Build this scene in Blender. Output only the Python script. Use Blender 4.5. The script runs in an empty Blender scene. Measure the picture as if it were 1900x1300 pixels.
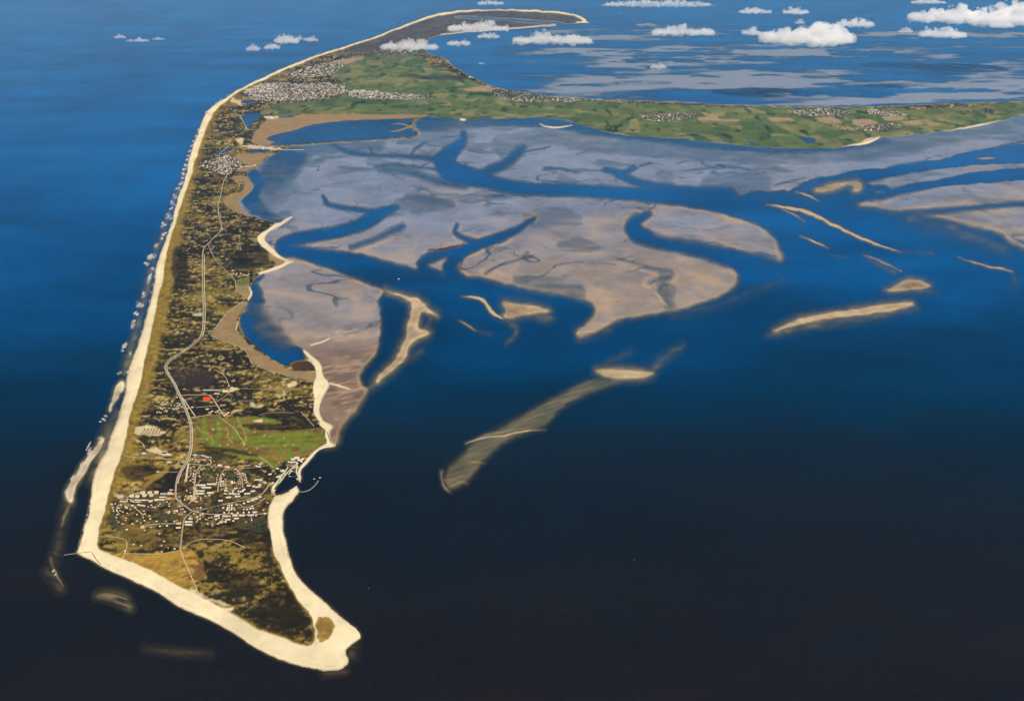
import bpy, bmesh, math, random
import numpy as np
from mathutils import Vector

random.seed(7)
scene = bpy.context.scene
COL = scene.collection

# ------------------------------------------------------------------ camera
CAM_H = 4000.0                     # metres above the sea
PITCH = math.radians(22.2)         # looking down
FOC = 2057.0                       # focal length in photograph pixels (1900 wide)
cam_d = bpy.data.cameras.new('camera')
cam_d.sensor_width = 36.0
cam_d.lens = 36.0 * FOC / 1900.0
cam_d.clip_start = 10.0
cam_d.clip_end = 400000.0
cam = bpy.data.objects.new('camera', cam_d)
cam.location = (0, 0, CAM_H)
cam.rotation_euler = (math.pi / 2 - PITCH, 0, 0)
COL.objects.link(cam)
scene.camera = cam

# ------------------------------------------------------------------ light: sun behind the camera to the right
SUN_EL = math.radians(47.0)
SUN_OFF = math.radians(42.0)       # to the right of straight behind the camera
sd = Vector((math.sin(SUN_OFF) * math.cos(SUN_EL), -math.cos(SUN_OFF) * math.cos(SUN_EL), math.sin(SUN_EL)))
sl = bpy.data.lights.new('sun', 'SUN')
sl.energy = 5.0
sl.angle = math.radians(0.53)
sl.color = (1.0, 0.93, 0.80)
so = bpy.data.objects.new('sun', sl)
so.rotation_euler = sd.to_track_quat('Z', 'Y').to_euler()
so.location = (0, 0, 9000)
COL.objects.link(so)

world = bpy.data.worlds.new('World')
scene.world = world
world.use_nodes = True
wn = world.node_tree
bg = wn.nodes['Background']
sky = wn.nodes.new('ShaderNodeTexSky')
sky.sky_type = 'NISHITA'
sky.sun_disc = False
sky.sun_elevation = SUN_EL
sky.sun_rotation = math.atan2(sd.x, sd.y)
sky.altitude = 500.0
sky.air_density = 1.0
sky.dust_density = 0.0
sky.ozone_density = 4.0
wn.links.new(sky.outputs['Color'], bg.inputs['Color'])
bg.inputs['Strength'].default_value = 0.06

vs = scene.view_settings
vs.view_transform = 'Standard'
vs.look = 'None'
vs.gamma = 1.0
vs.use_curve_mapping = False
vs.exposure = 0.38
scene.render.engine = 'CYCLES'
cy = scene.cycles
cy.max_bounces = 18
cy.diffuse_bounces = 2
cy.glossy_bounces = 2
cy.transmission_bounces = 4
cy.transparent_max_bounces = 12
cy.volume_bounces = 16
cy.use_denoising = True
cy.denoiser = 'OPENIMAGEDENOISE'
cy.denoising_input_passes = 'RGB_ALBEDO_NORMAL'
cy.denoising_prefilter = 'ACCURATE'
cy.use_adaptive_sampling = False
cy.caustics_reflective = False
cy.caustics_refractive = False

HAZE_DENSITY = 0.52e-5

# ------------------------------------------------------------------ survey chart: photograph pixel <-> ground
cp, sp = math.cos(PITCH), math.sin(PITCH)

def ground(px, py, z=0.0):
    """world X, Y of the point at height z seen at photograph pixel px, py"""
    a = (np.asarray(px, float) - 950) / FOC
    b = (650 - np.asarray(py, float)) / FOC
    y = cp + b * sp
    zz = -sp + b * cp
    t = (z - CAM_H) / zz
    return a * t, y * t

def chart(X, Y, Z=0.0):
    d = Y * cp + (CAM_H - Z) * sp
    u = Y * sp - (CAM_H - Z) * cp
    return 950 + FOC * X / d, 650 - FOC * u / d

# ------------------------------------------------------------------ noise
_rng = np.random.default_rng(11)
_tab = _rng.random((8, 256, 256)).astype(np.float32)

def vnoise(x, y, k=0):
    x = np.asarray(x, np.float32); y = np.asarray(y, np.float32)
    xi = np.floor(x); yi = np.floor(y)
    fx = x - xi; fy = y - yi
    xi = xi.astype(np.int64) & 255; yi = yi.astype(np.int64) & 255
    x1 = (xi + 1) & 255; y1 = (yi + 1) & 255
    fx = fx * fx * (3 - 2 * fx); fy = fy * fy * (3 - 2 * fy)
    t = _tab[k]
    return ((t[yi, xi] * (1 - fx) + t[yi, x1] * fx) * (1 - fy) + (t[y1, xi] * (1 - fx) + t[y1, x1] * fx) * fy)

def fbm(x, y, k=0, octv=4, gain=0.5):
    s = 0.0; a = 1.0; n = 0.0
    for o in range(octv):
        s = s + a * vnoise(x * 2 ** o + 17.3 * o, y * 2 ** o + 5.1 * o, (k + o) % 8)
        n += a; a *= gain
    return s / n

def sst(a, b, x):
    t = np.clip((x - a) / (b - a), 0, 1)
    return t * t * (3 - 2 * t)

def lin(c):
    c = np.asarray(c, float) / 255.0
    return np.where(c <= 0.04045, c / 12.92, ((c + 0.055) / 1.055) ** 2.4)
LUM = 1.55     # what a horizontal white surface reaches in full sun here

def A(r, g, b):
    """albedo of a surface that shows as r, g, b (0-255) in the sunlit photograph"""
    return np.clip(lin((r, g, b)) / LUM, 0.0, 0.8)

# ------------------------------------------------------------------ survey maps on the chart
X0, Y0, ST = -200.0, -70.0, 1.25
NX, NY = int(2320 / ST), int(1500 / ST)
gx = X0 + ST * np.arange(NX); gy = Y0 + ST * np.arange(NY)
PX, PY = np.meshgrid(gx, gy)
WX, WY = ground(PX, PY)
WX = WX.astype(np.float32); WY = WY.astype(np.float32)

def chaikin(p, n=1):
    p = np.asarray(p, float)
    for _ in range(n):
        q = np.roll(p, -1, 0)
        r = np.empty((2 * len(p), p.shape[1]))
        r[0::2] = 0.75 * p + 0.25 * q
        r[1::2] = 0.25 * p + 0.75 * q
        p = r
    return p

def chaikin_open(p, n=1):
    p = np.asarray(p, float)
    for _ in range(n):
        a, b = p[:-1], p[1:]
        r = np.empty((2 * len(a), p.shape[1]))
        r[0::2] = 0.75 * a + 0.25 * b
        r[1::2] = 0.25 * a + 0.75 * b
        p = np.vstack([p[:1], r, p[-1:]])
    return p

# small irregularities: the traced lines wander by a pixel or two
WARPX = ((fbm(PX / 14, PY / 10, 1, 3) - 0.5) * 5.0).astype(np.float32)
WARPY = ((fbm(PX / 14 + 90, PY / 10 + 40, 3, 3) - 0.5) * 3.6).astype(np.float32)

def _win(x0, x1, y0, y1, pad):
    i0 = max(0, int((x0 - pad - X0) / ST)); i1 = min(NX, int((x1 + pad - X0) / ST) + 2)
    j0 = max(0, int((y0 - pad - Y0) / ST)); j1 = min(NY, int((y1 + pad - Y0) / ST) + 2)
    return i0, i1, j0, j1

def sdf(poly, R=24.0, smooth=1, warp=1.0):
    """signed distance in pixels (positive inside), clamped to +-R"""
    p = chaikin(poly, smooth) if smooth else np.asarray(poly, float)
    D = np.full((NY, NX), R, np.float32)
    ins = np.zeros((NY, NX), bool)
    q = np.roll(p, -1, 0)
    gi0, gi1, gj0, gj1 = _win(p[:, 0].min(), p[:, 0].max(), p[:, 1].min(), p[:, 1].max(), R + 6)
    QX = PX[gj0:gj1, gi0:gi1] + warp * WARPX[gj0:gj1, gi0:gi1]
    QY = PY[gj0:gj1, gi0:gi1] + warp * WARPY[gj0:gj1, gi0:gi1]
    Dv = D[gj0:gj1, gi0:gi1]; Iv = ins[gj0:gj1, gi0:gi1]
    W = Dv.shape[1]; H = Dv.shape[0]
    for (ax, ay), (bx, by) in zip(p, q):
        i0, i1, j0, j1 = _win(min(ax, bx), max(ax, bx), min(ay, by), max(ay, by), R + 5)
        i0 = max(0, i0 - gi0); i1 = min(W, i1 - gi0); j0 = max(0, j0 - gj0); j1 = min(H, j1 - gj0)
        if i1 > i0 and j1 > j0:
            x = QX[j0:j1, i0:i1]; y = QY[j0:j1, i0:i1]
            dx, dy = bx - ax, by - ay
            L = dx * dx + dy * dy + 1e-9
            t = np.clip(((x - ax) * dx + (y - ay) * dy) / L, 0, 1)
            d = np.hypot(x - ax - t * dx, y - ay - t * dy)
            np.minimum(Dv[j0:j1, i0:i1], d, out=Dv[j0:j1, i0:i1])
        # parity for the inside test
        k0, k1 = sorted((ay, by))
        _, _, j0, j1 = _win(0, 0, k0, k1, 5)
        j0 = max(0, j0 - gj0); j1 = min(H, j1 - gj0)
        if j1 > j0 and by != ay:
            y = QY[j0:j1]; x = QX[j0:j1]
            c = ((ay > y) != (by > y)) & (x < (bx - ax) * (y - ay) / (by - ay) + ax)
            Iv[j0:j1] ^= c
    return np.where(ins, D, -D)

def stroke(pts, R=30.0, smooth=2, warp=1.0):
    """pts: x, y, halfwidth (px).  returns halfwidth - distance (positive inside), clamped at -R"""
    p = chaikin_open(pts, smooth)
    S = np.full((NY, NX), -R, np.float32)
    for (ax, ay, aw), (bx, by, bw) in zip(p[:-1], p[1:]):
        m = max(aw, bw)
        i0, i1, j0, j1 = _win(min(ax, bx), max(ax, bx), min(ay, by), max(ay, by), R + m)
        if i1 <= i0 or j1 <= j0:
            continue
        x = PX[j0:j1, i0:i1] + warp * WARPX[j0:j1, i0:i1]; y = PY[j0:j1, i0:i1] + warp * WARPY[j0:j1, i0:i1]
        dx, dy = bx - ax, by - ay
        L = dx * dx + dy * dy + 1e-9
        t = np.clip(((x - ax) * dx + (y - ay) * dy) / L, 0, 1)
        d = aw + t * (bw - aw) - np.hypot(x - ax - t * dx, y - ay - t * dy)
        np.maximum(S[j0:j1, i0:i1], d, out=S[j0:j1, i0:i1])
    return S
# ------------------------------------------------------------------ traced outlines (photograph pixels)
ISLAND = [(139,1024),(144,1019),(152,996),(158,965),(163,958),(168,926),(172,889),(183,858),(198,837),(203,815),(215,788),(223,760),
(234,726),(234,705),(241,677),(254,646),(266,606),(277,566),(284,537),(288,513),(288,502),(293,482),(304,456),(312,434),(319,413),
(327,384),(331,362),(339,348),(345,330),(348,306),(357,278),(366,252),(377,221),(387,203),(403,191),(425,177),(444,165),(467,153),
(503,137),(550,116),(593,100),(640,86),(681,74),(722,57),(763,41),(804,27),(840,20),(872,18.6),(900,17.8),(937,17.4),(980,18),(1024,20),
(1050,23),(1076,29),(1094,41),(1078,44),(1055,43),(1024,39),(966,35),(908,32),(850,28),(838,31),(852,35),(908,38),(945,40),(966,43),(1029,45),
(1034,47),(986,49.5),(945,53),(888,57),(859,59),(818,64),(799,69),(788,80),(786,92),(799,104),(829,110),(834,120),(856,134),(873,142),(892,153),
(919,164),(951,169),(995,177),(1030,181),(1082,183),(1105,187),(1168,188),(1255,191),(1350,197),(1466,199.5),(1540,199.8),(1610,199),(1683,197.5),
(1755,193.5),(1828,191),(1900,189),(2060,180),(2060,198),(1900,209),(1842,229),(1770,242),(1712,246),(1668,252),(1631,255),(1616,265),(1582,271),
(1538,275),(1466,274),(1393,271),(1350,265),(1313,262),(1226,255),(1168,252),(1125,245),(1096,236),(1052,222),(1012,217),(966,218),(879,220),
(859,221),(818,218),(790,214),(770,224),(764,232),(778,247),(774,255),(726,259),(664,262.5),(609,265.5),(560,269),(527,273),(519,280),
(509,286),(487,297),(481,309),(457,319),(457,328),(471,345),(464,356),(442,372),(442,381),(452,395),(469,403),(498,412),(515,415),(541,403),
(536,409),(513,423),(495,432),(486,441),(487,449),(504,463),(519,476),(543,484.6),(528,491),(498,504),(476,513),(467,524),(463,534),(469,546),
(458,561),(449,577),(441,598),(445,617),(462,634),(481,651),(504,667),(526,679),(536,686),(540,674),(560,668),(574,668),(564,651),(576,666),
(593,674),(596,693),(600,706),(614,711),(608,723),(598,740),(591,755),(591,772),(600,782),(617,787),(619,794),(611,800),(614,821),(625,824),
(619,829),(600,831),(590,835),(569,860),(557,873),(561,889),(557,896),(553,890),(550,873),(535,872),(518,894),(509,907),(509,917),(520,917),(537,909),
(548,902),(553,903),(556,913),(545,928),(530,943),(525,958),(525,980),(530,997),(537,1028),(547,1058),(567,1085),(597,1110),(621,1132),(646,1154),
(666,1168),(672,1181),(663,1189),(644,1200),(641,1211),(649,1223),(643,1236),(624,1244),(589,1243),(552,1234),(503,1218),(466,1198),(441,1179),
(412,1163),(380,1146),(331,1127),(301,1105),(269,1088),(220,1066),(188,1052),(171,1041),(150,1031)]

W_EDGE = [(179,1018,4),(181,997,8),(186,972,12),(193,952,15),(203,908,22),(212,877,26),(225,846,30),(234,812,22),(239,778,20),(249,745,22),
(261,711,22),(265,683,24),(274,643,26),(283,606,26),(288,581,26),(291,566,24),(298,535,24),(304,508,20),(307,478,20),(314,452,20),(323,421,17),(332,393,15),
(341,362,13),(353,335,12),(359,308,11),(369,278,10),(377,252,9),(386,228,9),(397,209,8),(412,193,7),(433,178,5),(452,165,4),(467,158.5,3),(503,142,2),
(550,121,2),(593,104,2),(640,90,1.5),(681,77.5,1.5),(722,61,1.5),(763,45,1.5),(804,32,1.5),(842,24,1)]
VEG = [(x, y) for x, y, w in W_EDGE] + [(900,20.5),(937,20),(1000,22.5),(1050,26),(1072,32),(1082,38.5),(1076,43),(1050,45),(1050,48),(900,62),(805,72),(796,90),(840,106),(880,138),(920,158),
(1110,183),(1400,193),(1620,194),(1900,183),(2080,172),(2080,206),(1900,215),(1700,254),(1631,259),(1612,263),(1578,269),(1540,280),(1400,277),(1226,260),(1090,240),(1050,226),
(860,225),(800,222),(785,250),(776,259),(664,267),(560,275),(530,284),(500,300),(490,312),(470,322),(480,345),(470,362),(450,380),(470,398),(500,408),(512,415),
(506,421),(484,432),(477,442),(480,452),(497,466),(512,478),(536,485),(500,500),(476,512),(475,525),(471,535),(478,546),(465,562),(450,600),(470,634),(505,661),(530,676),(560,661),
(583,676),(589,692),(583,711),(580,722),(584,738),(581,755),(584,772),(594,784),(604,790),(603,806),(609,822),(600,827),(588,832),(566,856),(552,872),(556,890),(552,872),(520,894),(500,906),(513,917),
(503,932),(499,946),(498,965),(505,1006),(507,1026),(520,1048),(528,1070),(542,1095),(557,1120),(577,1140),(584,1162),(586,1187),(575,1200),(552,1196),(528,1184),
(498,1176),(473,1166),(446,1147),(419,1134),(395,1120),(380,1111),(346,1095),(319,1081),(296,1067),(269,1053),(232,1038),(198,1026)]
ODDE_PATCH = [(587,1145),(607,1143),(624,1157),(616,1180),(597,1195),(588,1185)]
ODDE_MEADOW = [(198,1028),(232,1038),(269,1053),(296,1067),(318,1081),(340,1091),(366,1084),(383,1066),(375,1038),(346,1014),(333,1022),(282,1028),(220,1026)]
MARSHES = [
 [(450,560),(424,577),(411,594),(394,617),(389,625),(413,632),(437,641),(456,649),(464,665),(468,676),(488,684),(526,696),(564,706),(583,711),(592,700),(588,690),(541,688),(536,688),(504,669),(478,652),(458,636),(441,618),(437,598),(446,577),(462,560)],
 [(437,521),(463,515),(462,526),(462,537),(470,546),(454,560),(447,550),(439,541)],
 [(497,472),(508,471),(541,485),(508,499),(511,489),(502,480)],
 [(460,443),(484,439),(486,450),(502,465),(496,467),(487,452),(471,449)],
 [(412,373),(428,371),(442,358),(446,372),(446,387),(467,400),(470,405),(448,399),(434,391),(417,382)],
 [(425,328),(457,325),(473,343),(464,358),(442,374),(429,373),(410,373),(429,361),(449,356),(454,343),(453,337),(442,339)],
 [(431,287),(509,283),(486,297),(482,310),(458,318),(437,320),(440,312),(474,308),(446,304)],
 [(463,262),(470,250),(484,233),(498,222),(533,216),(577,211),(654,212),(730,211.5),(790,213),(768,219),(740,222),(690,224),(610,230),(560,242),(520,256),(520,272),(500,272),(470,268)],
]
BASIN = [(493,256),(515,248),(545,242),(573,232),(603,228),(640,223.5),(679,221.5),(735,220.5),(772,218.5),(766,224),(760,230),(765,238),(775,247),(771,252.5),(725,257.5),(664,261),(609,264),(540,269.5),(505,271),(497,267.5),(512,264),(494,260)]
PONDS = [[(444,215),(470,208),(484,210),(480,222),(470,228),(463,240),(455,232)],[(445,190),(455,184),(472,184),(470,193),(446,193)],[(454,281),(475,275),(506,277),(500,283),(458,284)],
 [(392,284),(415,277),(440,271),(444,274),(420,281),(405,289)],[(515,216),(552,214),(545,218),(518,219)],[(1474,254),(1494,253),(1516,257),(1512,266),(1494,268),(1490,260)],[(316,688),(323,688),(326,694),(320,694)],[(318,697),(332,699),(336,705),(326,709),(322,704)],
 [(1385,262),(1400,264),(1405,268),(1390,267)],[(1257,251),(1270,250),(1276,253),(1262,254)]]
REED = [(540,675),(560,669),(574,669),(590,682),(585,687),(541,687)]
GREEN = [(480,215),(489,199),(540,191),(600,186),(640,178),(640,152),(606,142),(640,118),(690,104),(730,100),(764,98),(796,118),(824,130),(866,146),(890,158),(1000,180),(1105,190),(1400,200),(1600,200),(1740,205),(1900,188),(2080,180),(2080,206),(1900,212),(1840,232),(1700,252),(1636,258),(1600,280),(1400,290),(1225,268),(1096,246),(1012,226),(860,224),(800,214),(650,212),(577,209),(533,214),(500,222)]
FIELDS = [[(1517,219),(1545,216),(1565,228),(1548,232),(1522,227)],[(1553,233),(1600,238),(1582,242),(1556,240)],[(1580,222),(1615,222),(1632,229),(1597,236),(1582,231)],[(1637,217),(1675,216),(1675,223),(1642,224)],
 [(1668,225),(1708,224),(1715,231),(1692,233)],[(1716,229),(1755,229),(1737,235),(1722,234)],[(1424,217),(1468,219),(1474,225),(1432,226)],[(1293,219),(1330,216),(1335,221),(1372,226),(1297,224)],[(1183,213),(1240,215),(1202,218)],
 [(1300,209),(1338,214),(1330,217),(1306,214)],[(1350,222),(1372,223),(1368,227),(1352,226)],[(881,162),(905,160),(935,171),(900,172),(850,166)],[(620,113),(668,106),(676,108),(640,120)]]
GOLF = [(358,777),(395,773),(416,776),(440,776),(470,774),(490,780),(520,784),(490,791),(450,794),(470,799),(520,801),(560,797),(603,801),(611,822),(590,829),(568,851),(545,850),(525,862),(505,870),(494,860),(470,846),(440,838),(410,830),(395,834),(372,822),(362,800)]
FAIRWAYS = [[(377,779,3),(381,795,5),(380,815,5)],[(404,778,3),(407,795,4),(405,812,5)],[(432,792,3),(437,806,5),(440,818,3)],[(387,813,4),(396,824,6),(408,832,5)],[(448,813,2),(500,811,3),(560,806,3),(598,805,2)],
 [(452,821,3),(500,818,2.5),(550,817,3),(604,814,2)],[(462,829,2),(510,826,3),(560,826,3),(590,824,2)],[(420,839,3),(450,844,4),(484,853,3)],[(484,850,3),(500,858,4),(512,866,3)],[(536,835,3),(540,845,4),(534,850,4)],[(518,834,2),(524,842,3)],[(448,792,3),(462,800,3)],
 [(470,776,2),(500,781,4),(520,784,2)],[(560,836,3),(580,830,3)],[(440,776,2),(455,782,3)],[(492,794,2),(520,792,2)]]
ROUGHS = [[(382,832,2),(415,833,3),(450,841,4),(478,846,1)],[(450,790,2),(480,791,4),(520,792,4)],[(370,842,4),(395,842,6),(430,850,3)]]
DARK_HEATH = [[(463,762),(520,765),(560,768),(588,790),(600,796),(560,796),(520,798),(480,797),(455,793),(480,788),(520,786),(468,776)],[(220,870),(262,861),(300,872),(330,880),(326,900),(330,918),(262,912),(270,890),(235,892)],[(326,905),(356,850),(348,900),(345,930)],
 [(300,955),(335,950),(338,985),(300,978),(285,965)],[(425,968),(470,963),(497,975),(505,1000),(470,1012),(440,990)],[(440,985),(470,1010),(500,1012),(480,1020),(440,1012)],[(500,1098),(535,1092),(560,1130),(570,1160),(540,1165),(490,1152),(455,1140),(480,1120)],[(204,945),(222,950),(226,975),(214,985),(206,965)],
 [(352,690),(390,690),(395,715),(340,720)],[(320,455),(350,470),(345,540),(318,520)],[(420,470),(500,455),(495,500),(440,500)],[(520,1145),(565,1140),(570,1170),(520,1172)],[(336,1000),(372,1040),(430,1060),(500,1080),(420,1100),(380,1050)],[(372,852),(384,846),(392,856),(378,858)]]
PALE_LAND = [[(253,791),(282,790),(296,796),(311,804),(292,810),(270,808),(249,810)],[(268,835),(285,830),(319,843),(312,848),(282,842)],[(462,749),(470,746),(478,752),(490,752),(484,757),(470,757)],[(470,781),(482,778),(490,783),(476,785)],
 [(358,581),(375,581),(375,588),(358,588)],[(377,1104),(395,1112),(420,1118),(430,1124),(410,1124),(385,1114)],[(395,1122),(420,1130),(436,1128),(424,1138)],[(346,1094),(372,1098),(384,1110),(366,1108)],[(493,218),(520,216),(514,221),(495,221)],[(432,180),(444,189),(462,194),(440,194),(428,192)],[(439,258),(452,257),(450,270),(440,264)],
 [(455,270),(500,274),(524,277),(500,279),(465,276)],[(505,905),(533,875),(548,862),(556,868),(535,872),(512,905),(518,918),(500,918)],[(176,1018),(186,1020),(197,1027),(206,1031),(190,1030)],[(211,918),(222,917),(233,922),(226,926),(212,924)],[(260,976),(268,974),(270,980),(262,981)],
 [(354,932),(362,905),(357,870),(363,900),(367,915),(362,930)],[(1608,257),(1630,254),(1616,264),(1590,270)],[(412,726),(440,720),(445,724),(415,730)],[(530,716),(548,706),(552,712),(540,722)]]
RED_FIELD = [(376,736),(391,737),(393,745),(378,746)]
TOWN = [(205,915),(250,912),(330,915),(345,870),(350,845),(395,846),(440,862),(460,900),(500,905),(505,930),(497,965),(440,985),(420,990),(340,1010),(250,1022),(205,1000),(205,950)]
FAR_TOWNS = [[(449,170),(480,156),(520,152),(560,156),(600,152),(640,160),(640,172),(600,182),(560,187),(500,188),(470,186)],[(520,143),(580,122),(625,112),(640,122),(615,140),(560,145)],[(640,168),(720,172),(800,178),(790,184),(700,186),(650,180)],
 [(905,160),(960,170),(1030,180),(1100,186),(1050,190),(980,190),(920,184)],[(1190,216),(1240,210),(1300,209),(1290,218),(1240,226),(1200,226)],[(1460,206),(1540,201),(1580,210),(1560,216),(1490,216)],[(1610,202),(1680,208),(1690,216),(1640,214),(1610,212)],[(1600,234),(1650,230),(1680,234),(1650,242),(1600,243)],
 [(403,293),(420,286),(440,296),(446,304),(434,316),(424,326),(405,322),(372,308),(380,300)],[(690,92),(740,92),(780,98),(760,104),(700,102)],[(760,138),(840,140),(870,146),(840,150),(770,146)]]

# mud and sand flats that dry at low tide
FLATS = [
 [(440,280),(440,200),(800,205),(1100,215),(1500,250),(1700,240),(2080,190),(2080,255),(1900,268),(1826,279),(1777,287),(1771,293),(1703,302),(1638,314),(1587,318),(1574,321),(1548,327),(1509,333),(1490,340),(1464,356),(1454,352),(1428,356),
  (1400,350),(1375,362),(1300,368),(1330,392),(1352,401),(1401,411),(1423,419),(1438,430),(1440,459),(1449,478),(1446,495),(1430,504),(1417,495),(1390,480),(1352,493),(1367,508),(1365,524),(1349,537),(1320,550),(1272,566),(1233,575),
  (1191,582),(1142,588),(1120,604),(1094,617),(1068,624),(1087,604),(1107,585),(1110,569),(1094,556),(1055,543),(997,533),(948,527),(914,514),(878,506),(846,513),(838,515),(800,515),(762,505),(725,490),(680,469),(640,466),(603,470),(570,470),(543,484),
  (572,484),(615,499),(652,508),(682,527),(709,536),(711,551),(716,563),(711,588),(706,609),(704,630),(696,656),(684,668),(668,686),(662,702),(680,719),(673,737),(654,760),(636,781),(625,803),(622,822),(600,825),(560,760),(430,600),(430,400)],
 [(1583,378),(1600,370),(1638,362),(1703,352),(1768,344),(1816,339),(1900,333),(2080,320),(2080,365),(1900,375),(1832,381),(1735,388),(1671,393),(1632,385)],
 [(1690,394),(1768,389),(1900,381),(2080,374),(2080,500),(1960,480),(1900,459),(1877,449),(1858,430),(1800,414),(1735,401)],
 [(1608,338),(1625,331),(1671,323),(1735,312),(1800,305),(1900,301),(2080,296),(2080,305),(1900,313),(1800,320),(1768,330),(1703,339),(1654,352),(1629,352)],
]
BARS = [  # sandbanks standing clear of the water: outline, softness, dryness
 ([(709,535),(732,543),(759,550),(777,553),(787,562),(793,572),(814,585),(800,583),(783,577),(778,593),(774,611),(798,615),(794,622),(772,630),(759,641),(756,661),(738,680),(719,695),(699,711),(696,707),(706,692),(732,669),(745,643),(755,622),(755,606),(762,585),(764,570),(758,556),(732,547)],1.6,1.0),
 ([(929,558),(960,563),(999,568),(1023,576),(1010,580),(973,584),(947,592),(932,588),(938,575)],3.0,.75),
 ([(1103,688),(1110,684),(1135,684),(1180,686),(1212,690),(1211,696),(1188,702),(1148,703),(1117,697)],3.0,.9),
 ([(1425,620),(1470,594),(1525,582),(1590,573),(1655,561),(1706,562),(1664,575),(1606,584),(1541,590),(1487,600)],2.0,.9),
 ([(1638,540),(1660,530),(1677,520),(1697,517),(1722,525),(1729,533),(1690,539)],2.0,.8),
 ([(1508,354),(1525,346),(1561,339),(1590,335),(1601,346),(1593,356),(1579,356),(1587,345),(1574,341),(1554,351),(1522,356)],1.5,.7),
 ([(188,809),(195,814),(188,831),(172,852),(157,877),(139,904),(137,926),(131,935),(121,923),(121,907),(135,886),(157,855),(175,830)],1.3,.8),
 ([(225,705),(232,708),(231,720),(219,741),(210,752),(205,766),(201,764),(206,745),(215,718)],1.3,.8),
]
THIN_BARS = [  # centre line x, y, halfwidth; crest height
 ([(855,550,1.5),(882,550,4),(897,557,5),(910,575,5),(922,587,5),(935,592,3)],.6),([(851,594,1),(868,602,2.5),(882,613,2.5)],.5),
 ([(864,823,1),(880,817,2.2),(898,811,2.0),(930,809,1.8),(964,801,2.2),(993,798,1.6),(1012,797,.6)],.5),([(868,822,.8),(900,806,1.2),(938,799,1.5),(996,791,.8)],-.35),
 ([(1603,473,1),(1638,486,2.2),(1674,504,1)],.4),([(1422,380,2),(1461,385,4),(1503,394,5),(1551,420,4),(1600,443,3.5),(1638,457,2.5),(1671,467,1.2)],.6),
 ([(1438,383,1.5),(1470,396,2),(1493,411,.8)],.3),([(1483,436,.8),(1519,452,2.5),(1537,461,3.2)],.45),([(1777,477,1),(1826,493,2.5),(1858,498,2.5),(1880,504,1)],.35),
 ([(1477,356,2),(1500,363,4),(1519,372,2)],.4),([(1625,356,2),(1640,358,1)],.3),([(1813,294,2),(1830,293.5,3),(1848,294,2)],.3),([(819,873,.8),(820,893,1.5),(826,905,2),(836,912,1.2)],.15),([(862,855,.5),(880,855,1.2),(898,859,.6)],.0),
 ([(820,888,.8),(842,890,1.4),(868,897,.8)],-.2),([(130,936,2.5),(120,955,2),(114,975,2)],-.5),([(98,1052,2.5),(106,1068,3.5),(119,1088,2)],-.15),([(94,1035,2),(97,1052,3)],-.6),
 ([(700,709,2),(672,728,1.5)],-.3),([(1239,569,2),(1222,549,2),(1204,532,1.5)],.9),
]
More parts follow.
